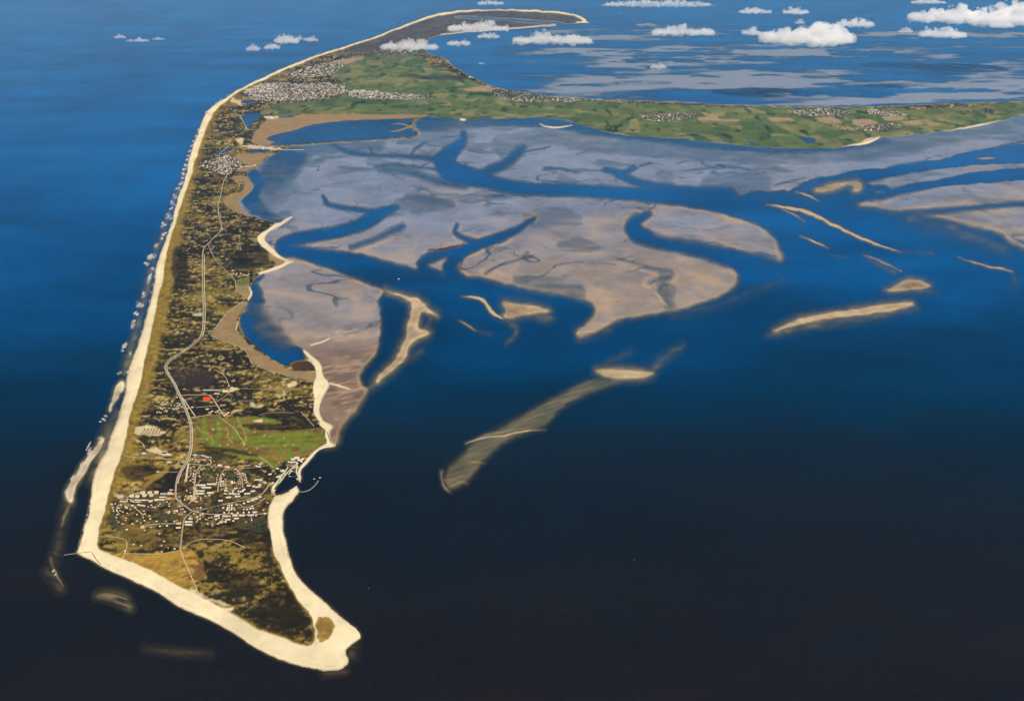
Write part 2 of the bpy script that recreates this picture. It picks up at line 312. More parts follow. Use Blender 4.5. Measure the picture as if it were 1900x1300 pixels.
# deeper water cut into the flats: line with halfwidth, depth, softness
CHANNELS = [
 ([(735,384,1),(718,391,5),(702,398,9),(690,405,10),(670,418,9.5),(620,432,8.5),(570,439,8),(537,447,9),(519,457,10),(530,466,9),(570,471,9),(610,480,14),(650,490,19),(700,506,22),(770,526,24),(830,545,30),(900,570,34),(1000,590,30)],6,2.0),
 ([(600,366,2.5),(606,380,3),(634,385,2.5),(690,393,4)],3,1.2),
 ([(860,246,.8),(860,256,3),(859,264,5),(844,276,9),(823,298,17),(832,316,17),(878,331,12),(939,346,10),(1000,353,9),(1061,353,8),(1158,359,9),(1223,365,10),(1304,372,13),(1368,382,18),(1417,398,18),(1455,420,24),(1490,450,30)],6,1.8),
 ([(615,267,1.5),(634,279,2.2),(664,287,2.4),(725,288.5,2.4),(786,292,3),(812,295,5)],3,1.2),([(686,273,1.2),(692,286,1.6)],2,1.0),([(786,264,1.5),(765,281,1.8),(765,290,1.5)],2,1.0),
 ([(695,310,1.5),(725,304,2.2),(756,308,2.5),(808,314,3)],1.6,1.5),([(710,313,2),(765,319,4),(792,331,6),(826,340,7),(863,344,6)],1.6,2.5),
 ([(972,274,1),(964,281,6),(955,290,7),(939,304,6),(908,317,7),(880,330,8)],4,2.0),([(946,282,1),(952,287,5)],2,2.5),([(974,281,1),(1020,273,1.2)],2,.8),
 ([(1123,314,2),(1149,323,5),(1181,339,5),(1223,348,6),(1265,354,7),(1304,359,9),(1352,363,13)],4,1.8),([(1175,310,3),(1168,317,4),(1152,321,3)],3,1.6),([(1207,301,1),(1178,314,2)],2,1.2),
 ([(1204,397,2),(1180,408,7),(1172,424,12),(1187,437,12),(1215,449,9),(1250,457,8),(1300,464,10),(1350,477,14),(1400,492,18),(1440,515,28)],6,2.4),([(1215,440,4),(1260,446,7),(1310,455,6),(1370,470,4)],1.2,4.5),
 ([(991,406,1),(975,417,2.5),(955,428,5),(930,440,7),(900,449,7.5),(870,460,8),(850,472,10),(838,485,10),(832,500,10),(850,525,16)],6,1.6),
 ([(858,459,4),(830,468,7),(805,477,6),(786,485,8),(783,497,9),(800,510,11),(830,528,16)],5,1.6),([(848,417,2),(843,430,3),(855,440,3.5),(880,448,5)],3,1.2),
 ([(745,421,5),(722,432,6),(700,442,4),(650,459,4)],1.8,2.5),([(990,475,1),(932,488,1.6),(900,507,1.8)],1.5,1.0),([(900,366,.8),(930,362,1.2),(958,357,1.5)],1.5,.8),
 ([(1140,478,1.5),(1191,491,3.5),(1223,501,4.5),(1246,502,4.5),(1249,512,4),(1223,517,2.5),(1204,524,2)],.9,1.8),([(1223,528,6),(1235,545,9),(1242,566,10)],.8,4),([(720,560,14),(726,600,14),(722,640,14),(708,670,12),(690,695,11),(682,706,8)],7,2.0),
 ([(1770,290,2),(1830,279,2),(1900,262,2),(2060,240,2)],2,1.0),([(1190,372,2),(1330,376,3)],1,1.5),([(1068,345,2),(1072,350,2)],2,1),
 ([(1060,588,10),(1075,575,12),(1060,556,10)],1.4,5),([(1640,354,10),(1560,365,18),(1520,350,3)],4,1.2),([(2080,283,8),(1900,287,9),(1780,298,4),(1700,313,4),(1600,330,8),(1530,348,10),(1500,365,12),(1540,390,16)],4,1.6),
 ([(2080,312,3),(1900,317,3),(1800,329,3.5),(1700,348,5),(1620,364,9)],3,1.4),([(2080,368,3),(1900,377,3.5),(1750,391,4),(1680,398,6)],3,1.6),
 ([(1437,345,.8),(1470,335,1.5),(1495,330,1)],1.2,1.2),([(1632,315,1),(1680,303,1.6),(1720,299,1)],1,1.0),([(755,362,3),(800,372,6),(840,382,3)],.9,4)]
SHALLOWS = [  # faint standing water on the flats: line with halfwidth, depth, softness
 ([(985,408,16),(1030,404,22),(1070,410,14)],.55,8),([(1040,455,8),(1075,453,16),(1110,460,6)],.5,6),([(1230,510,10),(1245,540,12)],.35,6),([(1040,330,8),(1060,340,12)],.4,5),([(1225,325,10),(1240,330,12)],.35,6),
 ([(960,522,10),(1010,530,16),(1070,545,18)],.7,8),([(690,300,10),(720,312,14),(780,322,8)],.35,6),([(715,392,6),(745,380,11),(775,369,15),(800,374,12)],.9,9),([(770,388,8),(830,378,12)],.5,8),([(930,268,20),(1010,250,14),(1100,265,20),(1200,275,14)],.4,6),([(1180,268,20),(1320,282,20),(1500,288,20),(1700,272,14)],.5,7),
 ([(530,404,14),(548,424,6)],.4,4),([(1320,345,20),(1400,345,30)],.7,10),([(500,340,20),(520,310,30),(540,290,26),(560,285,10)],1.3,12),([(475,385,14),(465,365,14),(490,400,10),(520,412,6)],1.6,9),([(500,370,20),(520,330,30)],.5,18),([(470,325,10),(482,345,8),(460,375,8)],2.0,5),
 ([(470,530,8),(480,560,12),(462,600,12)],1.5,7),([(452,590,7),(466,628,16),(500,650,18),(545,662,18)],3.2,7),([(465,560,6),(480,600,14),(520,640,16)],1.6,10),([(480,575,16),(500,610,20),(530,640,16)],.9,12),([(520,672,10),(548,655,10)],2.6,5),([(470,520,8),(485,512,5)],1.2,4),
 ([(790,225,20),(830,230,16),(870,224,10),(1000,222,10),(1090,240,8),(1300,268,6),(1480,282,6),(1640,262,8)],1.6,5),([(560,275,12),(620,272,12),(700,266,14)],.7,6),([(860,245,26),(780,262,20)],.25,14),([(1600,275,20),(1750,255,14),(1900,225,14),(2060,205,12)],.7,8)]
SKIRT = [(1101,694),(1043,722),(964,767),(912,797),(866,821),(858,840),(820,871),(821,903),(838,915),(872,897),(898,860),(943,818),(1017,796),(1043,760),(1096,733),(1175,708),(1212,694)]
PLUMES = [([(1108,688,6),(1130,672,5),(1170,653,3)],-2.2,5),([(1205,690,8),(1225,670,8),(1267,640,4)],-2.2,7),([(1425,622,4),(1500,603,8),(1600,592,8),(1700,572,5)],-1.5,6),([(1880,511,3),(1885,525,8),(1874,533,4)],-2.6,8),([(1671,467,3),(1729,469,4)],-1.5,4),
 ([(942,596,6),(958,606,7),(958,622,5),(939,638,2)],-1.1,5),([(1000,585,10),(1020,590,8)],-1.4,6),([(1541,473,2),(1574,476,2)],-1.6,4),([(1640,541,4),(1740,541,3)],-1.5,5),([(1608,478,4),(1660,506,5)],-2.3,6),([(880,612,2),(910,620,3)],-2.2,5),
 ([(183,1104,5),(205,1104,10),(228,1112,12),(240,1126,6)],-1.35,7),([(270,1203,3),(335,1210,7),(390,1212,4)],-2.6,7),([(655,1195,8),(652,1215,8)],-2.3,8),([(640,1245,5),(600,1250,4)],-2.2,6),([(90,1060,8),(112,1090,8)],-2.3,7),([(128,930,9),(112,990,6),(100,1040,8)],-2.4,7),
 ([(218,770,10),(203,800,12),(190,840,9),(170,890,8)],-1.0,8),([(232,690,8),(246,640,8),(262,580,7),(274,530,7),(292,460,6),(314,400,5),(341,320,4),(372,235,3),(400,195,2)],-1.0,6),([(690,720,6),(710,700,8),(735,690,4)],-2.4,6),([(800,590,6),(790,625,8)],-1.8,6),([(780,650,5),(760,668,4)],-2.2,6),
 ([(1700,400,20),(1790,432,10),(1860,460,10)],-1.5,14),([(1080,626,5),(1130,612,5)],-2.0,6),([(1250,585,6),(1350,560,5),(1450,520,4)],-2.6,9)]
FAR_FLATS = [[(1076,122),(1110,117),(1165,118),(1235,126),(1300,131),(1235,136),(1110,135),(1078,130)],[(1148,112),(1230,109),(1299,118),(1255,122),(1160,116)],[(1350,92),(1450,92),(1506,94),(1460,100),(1350,99)],[(1509,106),(1540,100),(1620,102),(1691,110),(1660,116),(1560,110)],
 [(1285,97),(1400,91),(1500,93),(1480,101),(1320,103)],[(1490,112),(1560,116),(1570,130),(1500,128)],[(1170,42),(1210,41),(1230,47),(1190,50)],[(1330,128),(1480,118),(1500,130),(1400,140),(1340,138)],[(1500,88),(1560,70),(1700,80),(1640,84)],[(1750,150),(1860,148),(1840,155),(1760,156)]]

def sample(M, px, py):
    fx = np.clip((np.asarray(px) - X0) / ST, 0, NX - 1.001); fy = np.clip((np.asarray(py) - Y0) / ST, 0, NY - 1.001)
    i = fx.astype(int); j = fy.astype(int)
    u = fx - i; v = fy - j
    if M.ndim == 3:
        u = u[..., None]; v = v[..., None]
    return (M[j, i] * (1 - u) + M[j, i + 1] * u) * (1 - v) + (M[j + 1, i] * (1 - u) + M[j + 1, i + 1] * u) * v

def strokes(lines, R=8.0):
    """several stroke() lines in one map"""
    S = np.full((NY, NX), -R, np.float32)
    for p in lines:
        for (ax, ay, aw), (bx, by, bw) in zip(p[:-1], p[1:]):
            i0, i1, j0, j1 = _win(min(ax, bx), max(ax, bx), min(ay, by), max(ay, by), R + max(aw, bw))
            if i1 <= i0 or j1 <= j0: continue
            x = PX[j0:j1, i0:i1] + WARPX[j0:j1, i0:i1]; y = PY[j0:j1, i0:i1] + WARPY[j0:j1, i0:i1]
            dx, dy = bx - ax, by - ay
            t = np.clip(((x - ax) * dx + (y - ay) * dy) / (dx * dx + dy * dy + 1e-9), 0, 1)
            np.maximum(S[j0:j1, i0:i1], aw + t * (bw - aw) - np.hypot(x - ax - t * dx, y - ay - t * dy), out=S[j0:j1, i0:i1])
    return S

def side_creeks(lines, seed=5, every=30.0):
    """tapering, branching creeks that drain the flats into the channels"""
    r = random.Random(seed); out = []
    def walk(x, y, a, n, w, depth):
        p = [(x, y, w)]
        for k in range(n):
            a += r.uniform(-.42, .42)
            x += math.cos(a) * 6.5; y += math.sin(a) * 6.5 * (.28 + .35 * min(1, max(0, (y - 220) / 350)))
            p.append((x, y, w * (1 - (k + 1) / (n + .6)) + .12))
            if depth and k > 1 and r.random() < .32:
                walk(x, y, a + r.choice((-1, 1)) * r.uniform(.5, .95), int(n * .55), w * (1 - k / n) * .8 + .15, depth - 1)
        out.append(p)
    for pts, d, s in lines:
        q = chaikin_open(pts, 2)
        acc = r.uniform(0, every)
        for (ax, ay, aw), (bx, by, bw) in zip(q[:-1], q[1:]):
            L = math.hypot(bx - ax, (by - ay) * 2); acc += L
            if acc > every:
                acc = r.uniform(-.5, .3) * every
                t = math.atan2(by - ay, bx - ax) + r.choice((-1, 1)) * r.uniform(.55, 1.35) + math.pi * (r.random() < .35)
                walk(ax, ay, t, r.randint(4, 9), r.uniform(.3, 1.0), 2)
    return out

# ------------------------------------------------------------------ sea bed
DIST = np.hypot(WX, WY)
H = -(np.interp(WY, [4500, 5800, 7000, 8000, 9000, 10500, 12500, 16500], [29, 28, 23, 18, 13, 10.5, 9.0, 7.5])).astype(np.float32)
HB = -H + (fbm(WX / 1500, WY / 1200, 6, 4) - .5) * 5.0  # near dark is deep water; far blue has haze and sky reflection painted in
H += (fbm(WX / 900, WY / 900, 2, 4) - .5) * 5.0 - 5.0
SEABED = A(176, 156, 122)
COLR = np.empty((NY, NX, 3), np.float32); COLR[:] = SEABED
WET = np.full((NY, NX), .6, np.float32)
CLS = np.zeros((NY, NX), np.int8)

nl = fbm(WX / 1100, WY / 1100, 0, 4)
nm = fbm(WX / 260, WY / 300, 1, 4)
ns = fbm(WX / 60, WY / 80, 2, 3)

def raise_to(k, top, drop=7.0, pw=1.6):
    """a drowned slope: shallowest where k is 1, falling away outward"""
    global H
    k = np.clip(k, 0, 1)
    H = np.maximum(H, np.where(k > .003, top - drop * (1 - k) ** pw, -99)).astype(np.float32)

# far mudflats north of the eastern arm: long banks with creeks between
band = sst(870, 1010, PX + 0.9 * (PY - 60)) * sst(202, 194, PY - 0.006 * (PX - 1300)) * sst(4, 60, PY)
st1 = fbm(WX / 5200 + .6 * fbm(WX / 9000, WY / 9000, 1, 2), WY / 1900, 4, 6, .62)
NFF = 16 * (fbm(WX / 2500, WY / 900, 2, 5, .6) - .5)
ff = sst(.25, .60, st1 + .07 * sst(60, 150, PY) - .05 * sst(60, 20, PY) + .06 * sst(1000, 1500, PX)) * band * sst(.30, .55, fbm(WX / 1900, WY / 700, 6, 5, .6) + .08)
for f in FAR_FLATS:
    ff = np.maximum(ff, np.clip(1.05 * sst(-4, 4, sdf(f, 12) + NFF), 0, 1) * sst(.32, .55, st1 + .1))
wl = sst(800, 860, PX + .2 * PY) * sst(95, 150, PY) * sst(1110, 850, PX) * sst(190, 170, PY - .03 * (PX - 800)) * .6
ff = np.maximum(ff, wl * sst(.35, .55, st1))
hf = -1.05 + .92 * ff
H = np.where(band + wl > .02, np.maximum(H * (1 - ff) + hf * ff, H), H)
m = ff[..., None]
COLR[:] = COLR * (1 - m) + A(158, 162, 182) * m
CLS[(ff > .9)] = 1

# flats on the near side
fsd = np.full((NY, NX), -24, np.float32)
for f in FLATS:
    fsd = np.maximum(fsd, sdf(f, 24))
edge = 1 + 1.6 * sst(360, 460, PY)
fm = sst(-3.0 * edge, 1.8 * edge, fsd + 5 * (nm - .5) + 2.5 * (ns - .5))
k2 = np.clip((fsd + 8 * (nm - .5) + 16) / 16, 0, 1) * sst(330, 420, PY)
raise_to(k2, -.35, 5.0, 1.4)
tilt = sst(330, 560, PY + .10 * (PX - 900))
hflat = .28 + .42 * (nl - .5) + .30 * (nm - .5) + .16 * tilt
H = H * (1 - fm) + hflat * fm
dry = np.clip(tilt * .55 + .9 * (nl - .5) + .35 * (nm - .5), 0, 1)
dry = np.maximum(dry, .85 * sst(10, 2, fsd) * sst(-1, 1.5, fsd) * sst(300, 420, PY))
c_wet = A(130, 136, 158); c_dry = A(158, 138, 116)
fc = c_wet + (c_dry - c_wet) * dry[..., None]
nearm = sst(590, 680, PY)
fc = fc + (A(146, 114, 84) - fc) * (nearm * .75)[..., None]
qx = WX + 500 * (fbm(WX / 900, WY / 1100, 6, 3) - .5); qy = WY + 900 * (fbm(WX / 900 + 9, WY / 1100, 2, 3) - .5)
swirl = fbm(qx / 520, qy / 420, 3, 5, .6)
fc = fc * (1 + .75 * (swirl - .5) + .35 * (nm - .5) + .30 * (ns - .5))[..., None]
fc = fc + (A(186, 158, 122) - fc) * (sst(.60, .72, swirl) * tilt * .5)[..., None]
# small drainage creeks and wet hollows
crk = 1 - np.abs(2 * fbm(qx / 900, qy / 800, 7, 4, .5) - 1)
crk = sst(.955, .99, crk) * sst(2, 8, fsd) * sst(.42, .55, fbm(WX / 1800, WY / 1800, 4, 2))
holl = sst(.46, .30, fbm(qx / 800, qy / 500, 5, 5, .55)) * sst(1, 6, fsd)
COLR[:] = COLR * (1 - fm[..., None]) + fc * fm[..., None]
WET[:] = WET * (1 - fm) + (1 - .85 * dry) * fm
# ripple ridges of the flat beside the village
rp = 5.5 * (fbm((PX - .18 * PY) / 30, (PY + .22 * PX) / 2.7, 5, 3) - .5)
rmask = sst(620, 690, PY) * sst(0, 3, fsd) * sst(720, 700, PX) * fm * sst(.38, .6, fbm(PX / 45, PY / 30, 6, 3))
rmask = np.maximum(rmask, .7 * sst(585, 610, PY) * sst(655, 630, PY) * sst(560, 620, PX) * fm * sst(.45, .6, fbm(PX / 30, PY / 14, 3, 3)))
COLR *= (1 + .5 * rmask * np.clip(rp, -.6, 1.2))[..., None]
H += .25 * rmask * rp
H = H - fm * (1.3 * crk + .6 * holl * (1 - .6 * tilt) + .10)
NSH = np.clip(.62 + 1.3 * (fbm(WX / 330, WY / 160, 5, 4) - .35), .15, 1.15)
NEG = np.clip(.35 + 1.6 * (fbm(WX / 160, WY / 90, 3, 4) - .3), 0, 1)
for pts, d, s in SHALLOWS:
    k = sst(-s, s, stroke(pts, s + 6)) * fm
    k = k * NSH; d = d * (1.5 if d >= 1.1 else .95)
    H = H - k * (H + d)
    if d >= 1.65:          # eelgrass beds
        g = k * NEG
        HB = HB * (1 - k) + 8.0 * k
        COLR[:] = COLR + (A(34, 42, 58) - COLR) * (g * .9)[..., None]
CHS = np.full((NY, NX), -26, np.float32)
for pts, d, s in CHANNELS:
    hwm = max(p[2] for p in pts)
    st = stroke(pts, 26); CHS = np.maximum(CHS, st)
    se = min(2.1 * s, .5 * hwm + .5)
    k = sst(-2.0 * se, 3.4 * se, st + 2.6 * s * (nm - .5) + 1.6 * s * (ns - .5))
    d = d * 1.3
    H = np.minimum(H, H * (1 - k) + (-d) * k)
ck = strokes(side_creeks(CHANNELS), 5)
ck = sst(-1.3, .9, ck) * fm * sst(.30, .52, fbm(WX / 600, WY / 600, 1, 3) + .06)
H = np.where(H > -2, H - ck * (.45 + .7 * ck), H)
rimk = sst(-13, -6, CHS + 6 * (nm - .5)) * sst(-2.5, -5.5, CHS) * fm * sst(310, 430, PY) * sst(.40, .60, fbm(WX / 700, WY / 700, 3, 3))
COLR[:] = COLR + (A(196, 164, 124) - COLR) * (rimk * .55)[..., None]; WET *= 1 - .6 * rimk
# mussel bed
k = sst(-1, 1, stroke([(803,467,1.5),(825,461,3),(855,457,2)], 8))
COLR[:] = COLR * (1 - k[..., None]) + A(70, 45, 62) * k[..., None]
H = np.where(k > .3, np.maximum(H, .15), H)
CLS[(fm > .5) & (H > -.9)] = 1

# drowned slopes round the banks
k = sst(-5, 12, sdf(SKIRT, 30))
rip = 5.0 * (fbm((PX * .95 - PY * .30) / 34, (PY * .95 + PX * .30) / 2.6, 2, 3) - .5)
raise_to(k, -.95 + .28 * rip - .25 * sst(900, 1060, PX) + 1.5 * (fbm(PX / 60, PY / 30, 1, 4) - .5), 5.5, 1.5)
NPL = np.clip(.75 + .9 * (fbm(PX / 26, PY / 12, 5, 3) - .5), .3, 1.1)
NPS = np.clip(.45 + 2.2 * (fbm((PX + .5 * PY) / 30, (PY - .3 * PX) / 3.2, 6, 3) - .28), .2, 1)
for pts, d, s in PLUMES:
    k = sst(-1.6 * s, 1.2 * s, stroke(pts, 2 * s + 4))
    k = k * (NPL if pts[0][1] < 900 else NPS)
    raise_to(k, d * (.42 if pts[0][0] == 183 else .9 if pts[0][1] > 900 else .6), 4.5, 1.3)
BARC = A(204, 176, 138); BEACHC0 = A(246, 226, 190)
BARID = np.zeros((NY, NX), np.int8)
nbar = 0
for poly, s, dr in BARS:
    nbar += 1
    wide = 15 if s > 1.4 else 8
    d = sdf(poly, 22)
    k2 = np.clip((d + 7 * (nm - .5) + 3 * (ns - .5) + wide) / wide, 0, 1)
    raise_to(k2, -.7, 4.5, 1.25)
    k = sst(-s * .8, s * 1.7, d + 2.2 * (ns - .5))
    H = np.maximum(H, H * (1 - k) + (.35 + .5 * sst(0, 6, d) + .25 * (nm - .5)) * k)
    c = ((BEACHC0 * .86 if nbar > 6 else BARC) * (.62 + .38 * dr))[None, None] * (.74 + .26 * sst(420, 560, PY))[..., None] * (.92 + .9 * (nm - .5) + .5 * (ns - .5) - .14 * sst(3, 8, d) + .12 * sst(3, .5, d))[..., None]
    COLR[:] = COLR * (1 - k[..., None]) + c * k[..., None]
    WET[:] = WET * (1 - k) + (1 - dr) * .5 * k
    CLS[d > -s] = 6; BARID[d > -s] = nbar
for pts, hc in THIN_BARS:
    nbar += 1
    pts = [(x, y, w * (.1 if i in (0, len(pts) - 1) else .62)) for i, (x, y, w) in enumerate(pts)]
    d = stroke(pts, 12)
    raise_to(np.clip((d + 4 * (nm - .5) + 7) / 7, 0, 1), min(hc, -1.5), 5, 1.3)
    k = sst(-1.0, .9, d + 1.2 * (ns - .5))
    H = np.maximum(H, H * (1 - k) + hc * k)
    COLR[:] = COLR * (1 - k[..., None]) + (BARC * (1 + .2 * (ns - .5))[..., None]) * k[..., None]
    WET[:] = WET * (1 - .7 * k)
    if hc > 0:
        CLS[d > -1.5] = 6; BARID[d > -1.5] = nbar

# ------------------------------------------------------------------ the island
isd = sdf(ISLAND, 40, 1, .7)
vsd = np.maximum(sdf(VEG, 30, 1, .8), sdf(ODDE_PATCH, 12) + 7 * (fbm(WX / 30, WY / 36, 3, 3) - .55))
im = sst(-1.1, .6, isd)
BEACHC = A(251, 233, 190)
# beach
hb = .9 + 2.2 * sst(0, 14, isd) + .25 * (nm - .5)
wetline = sst(3.4 + 1.6 * sst(480, 520, PX) * sst(900, 960, PY) * sst(1170, 1120, PY), .8, isd + 1.5 * (nm - .5)) * sst(250, 700, PY)
tide = fbm(isd / 2.4 + 40, (PX + PY) / 90, 2, 3) - .5
bc = BEACHC * (.96 + .34 * (nm - .5) + .24 * (ns - .5) + .26 * tide * sst(14, 5, isd))[..., None]
bc = bc * (1 - .52 * wetline[..., None] * np.array([.8, .95, 1.0]))
wrack = sst(.7, .2, np.abs(isd - 7 - 5 * (fbm(PX / 60, PY / 60, 4, 2)))) * sst(.45, .6, fbm(PX / 25, PY / 25, 5, 2)) * sst(600, 800, PY)
bc = bc * (1 - .30 * wrack[..., None])
H = np.where(isd > -1.5, np.maximum(H, H * (1 - im) + hb * im), H)
COLR[:] = COLR * (1 - im[..., None]) + bc * im[..., None]
WET[:] = WET * (1 - im) + im * (.75 * wetline)
CLS[isd > 0] = 2
# submerged foreshore
fs = np.clip((isd + 3 * (nm - .5) + 6) / 6, 0, 1) * (1 - im)
H = np.where(isd < 0, np.maximum(H, np.where(fs > .01, -.8 - 9 * (1 - fs) ** 1.2, -99)), H)

# land
vm = sst(-.9, .9, vsd) * (isd > -1)
n_big = fbm(WX / 420, WY / 330, 3, 4)
n_str = .62 * fbm(WX / 95, WY / 44, 4, 4, .58) + .38 * fbm(WX / 230, WY / 120, 2, 3)
n_fine = fbm(WX / 30, WY / 30, 6, 3, .62)
ridge = 1 - np.abs(2 * fbm(WX / 150, WY / 62, 5, 4) - 1)
olive = A(154, 128, 50); dark = A(48, 39, 17); heath = A(76, 62, 28); greenish = A(66, 64, 18); pale = A(222, 196, 128); tan = A(156, 130, 90)
n_vf = fbm(WX / 15, WY / 22, 0, 2, .6)
t = np.clip((n_str - .5) * 3.4 + (n_big - .5) * 3.6 + (n_fine - .5) * 2.2 + (n_vf - .5) * 1.5 + .17 + .12 * sst(260, 200, PY), 0, 1)
lc = dark + (heath - dark) * sst(0, .40, t)[..., None]
midg = sst(860, 700, PY)[..., None]
lc = lc + (olive * (.85 - .14 * midg * np.array([1.0, .78, .2])) - lc) * sst(.36, .92, t)[..., None]
gm = sst(.5, .72, fbm(WX / 500, WY / 380, 7, 4)) * .8
lc = lc + (greenish * .8 - lc) * (gm * sst(.75, .2, t) * (1 - .75 * sst(780, 930, PY)))[..., None]
pm = sst(.78, .93, ridge) * sst(.50, .62, n_fine * .6 + n_str * .4) * (1 - .65 * sst(860, 1000, PY))
lc = lc + (pale - lc) * (pm * .75)[..., None]
# grass belt behind the west beach
band_w = stroke(W_EDGE, 16, 1, .8)
bw = sst(-5, 9, band_w + 9 * (n_str - .5) * 2)
oc = olive * (.88 + 1.1 * (n_fine - .5) + .8 * (n_str - .5) + .5 * (n_vf - .5))[..., None]
oc = oc + (A(190, 160, 78) - oc) * (sst(3, 0, vsd) * .7)[..., None]
lc = lc + (oc - lc) * bw[..., None]
# narrow grass rim behind every other beach
rim = sst(6, 1, vsd) * (1 - bw) * sst(1000, 1030, PY)
lc = lc + (olive * (.9 + .5 * (n_fine - .5))[..., None] - lc) * (rim * .85)[..., None]
CLS[(vsd > 0) & (isd > 0)] = 3
hl = 2.2 + 5.5 * sst(0, 6, vsd) * bw + (13.0 * (n_str - .42) + 6.0 * (ridge - .6) + 5.0 * (n_fine - .5)) * sst(1, 10, vsd) + 3.5
flatten = np.zeros((NY, NX), np.float32)

def paint(poly, c, var=.25, edge=1.0, flat=.6, amt=1.0, n=None, smooth=1):
    global lc, flatten
    k = sst(-edge, edge, sdf(poly, 8, smooth) + (n_fine - .5) * 2.5 * edge) * amt
    n = n_str if n is None else n
    cc = c * (1 + var * 2 * (n - .5) + var * (n_fine - .5))[..., None]
    lc = lc + (cc - lc) * k[..., None]
    flatten = np.maximum(flatten, k * flat)

for p in DARK_HEATH:
    paint(p, A(44, 33, 13), .8, 3.0, .3, .8)
paint(ODDE_MEADOW, A(176, 138, 52), .5, 1.6, .85)
tuft = sst(.5, .62, n_fine * .5 + n_vf * .5) * sst(-1, 1, sdf(ODDE_MEADOW, 8))
lc = lc + (A(204, 168, 92) - lc) * (tuft * .5)[..., None]
tuft = sst(.54, .66, fbm(WX / 55, WY / 40, 1, 3)) * sst(-1, 1, sdf(ODDE_MEADOW, 8)) * sst(300, 345, PX)
lc = lc + (A(96, 70, 40) - lc) * (tuft * .8)[..., None]
paint(ODDE_PATCH, A(166, 132, 62), .8, 3.2, .5, .9)
paint(TOWN, A(92, 74, 34), 1.3, 5, .75, .6, n_fine)
for p in MARSHES:
    paint(p, tan, .35, 1.1, 1.0)
paint([(438,522),(461,516),(460,530),(439,532)], A(104, 116, 44), .12, .8, 1)
paint(REED, A(78, 56, 34), .25, 1.0, 1)
paint([(345,683),(395,688),(400,715),(360,722),(318,712),(316,686)], A(70, 54, 42), .25, 4, .8, .7)
# farmland of the middle and the east
gsd = sdf(GREEN, 10)
gk = sst(-2, 2, gsd)
cell = vnoise(np.floor(WX / 240 + 2 * vnoise(WX / 700, WY / 700, 3)) * 7.31, np.floor(WY / 420 + 2 * vnoise(WX / 900, WY / 900, 2)) * 3.17, 1)
g1 = A(98, 110, 56); g2 = A(134, 128, 78); g3 = A(80, 98, 54)
gc = g1 + (g2 - g1) * sst(.45, .9, cell)[..., None] + (g3 - g1) * sst(.45, .1, cell)[..., None]
gc = gc * (1 + .8 * (nm - .5) + .5 * (ns - .5))[..., None]
hg = A(34, 48, 24)
hk = sst(.66, .72, fbm(WX / 150, WY / 420, 2, 3)) * .75
gc = gc + (hg - gc) * hk[..., None]
lc = lc + (gc - lc) * gk[..., None]
flatten = np.maximum(flatten, gk * .92)
for p in FIELDS:
    paint(p, A(166, 142, 104), .3, .6, 1, 1.0, None, 0)
CLS[(gsd > 0) & (vsd > 0) & (isd > 0)] = 4
# heath and dunes of the far north
nk = sst(112, 96, PY) * sst(600, 660, PX) * (1 - gk)
lc = lc + ((A(88, 80, 74) * (1 + .7 * (n_big - .5) + .5 * (nm - .5))[..., None]) - lc) * (nk * .8)[..., None]
for p in FAR_TOWNS:
    paint(p, A(92, 84, 62), .4, 2, .9, .8, n_fine)
# golf course
paint(GOLF, A(124, 106, 46), .8, 2.0, .5)
for p in FAIRWAYS:
    k = sst(-1.4, 1.0, stroke(p, 6)) * .95
    k = k * np.clip(.95 + 1.2 * (n_str - .45), .4, 1)
    lc = lc + (A(114, 132, 34) * (1 + .6 * (n_fine - .5))[..., None] - lc) * k[..., None]
for p in ROUGHS:
    k = sst(-1.4, 1.0, stroke(p, 6)) * .9
    lc = lc + (A(64, 48, 20) - lc) * k[..., None]
gin = sdf(GOLF, 8)
for i in range(34):
    bx, by = random.uniform(365, 600), random.uniform(778, 860)
    if sample(gin, bx, by) > 2:
        q = random.uniform(-2, 2)
        k = sst(-.9, .7, stroke([(bx, by, random.uniform(.5, 1.1)), (bx + 2.4, by + q * .4, .7)], 4, 0)) * .85
        lc = lc + (A(216, 190, 128) - lc) * k[..., None]
for p in [[(365,792,1),(372,800,1),(386,803,1),(398,822,1)],[(440,776,1.2),(452,800,1.2),(458,818,1.5),(452,830,1)],[(420,795,1),(424,812,1.2),(432,824,1)]]:
    k = sst(-1.5, 1, stroke(p, 5)) * .6
    lc = lc + (A(190, 158, 84) - lc) * k[..., None]
CLS[(sdf(GOLF, 8) > 0)] = 5
for p in PALE_LAND:
    paint(p, A(222, 200, 156), .5, 1.7, .9, .92)
for k0 in range(6):        # planted strips between the caravan rows
    x = 262 + 6.5 * k0
    k = sst(-.6, .6, stroke([(x, 806, .8), (x + 7, 795, 1.1)], 4)) * .9
    lc = lc + (A(92, 78, 36) - lc) * k[..., None]
paint(RED_FIELD, A(236, 84, 46), .1, .5, 1, 1)
k = sst(-.8, .8, stroke([(378,746,1),(390,748,1)], 4)); lc = lc + (A(70, 130, 60) - lc) * (k * .8)[..., None]
# dune tracks over the heath
for p in [[(270,889,3),(302,880,4),(312,872,4),(296,858,3)],[(268,905,3),(285,890,4),(300,882,4)]]:
    k = sst(-1.5, 1.5, stroke(p, 8)) * .8
    lc = lc + (olive * 1.05 - lc) * k[..., None]
crater = np.abs(np.hypot(PX - 410, (PY - 665) * 1.3) - 4.0)
lc = lc + (pale - lc) * (sst(1.6, .3, crater) * .8)[..., None]

hl = hl * (1 - flatten) + (3.2 + 1.2 * (nm - .5)) * flatten
H = H * (1 - vm) + np.maximum(hl, 1.2) * vm
COLR[:] = COLR * (1 - vm[..., None]) + np.clip(lc, .002, .8) * vm[..., None]
WET *= (1 - vm)
VEGK = (vm * (1 - .5 * flatten)).astype(np.float32)
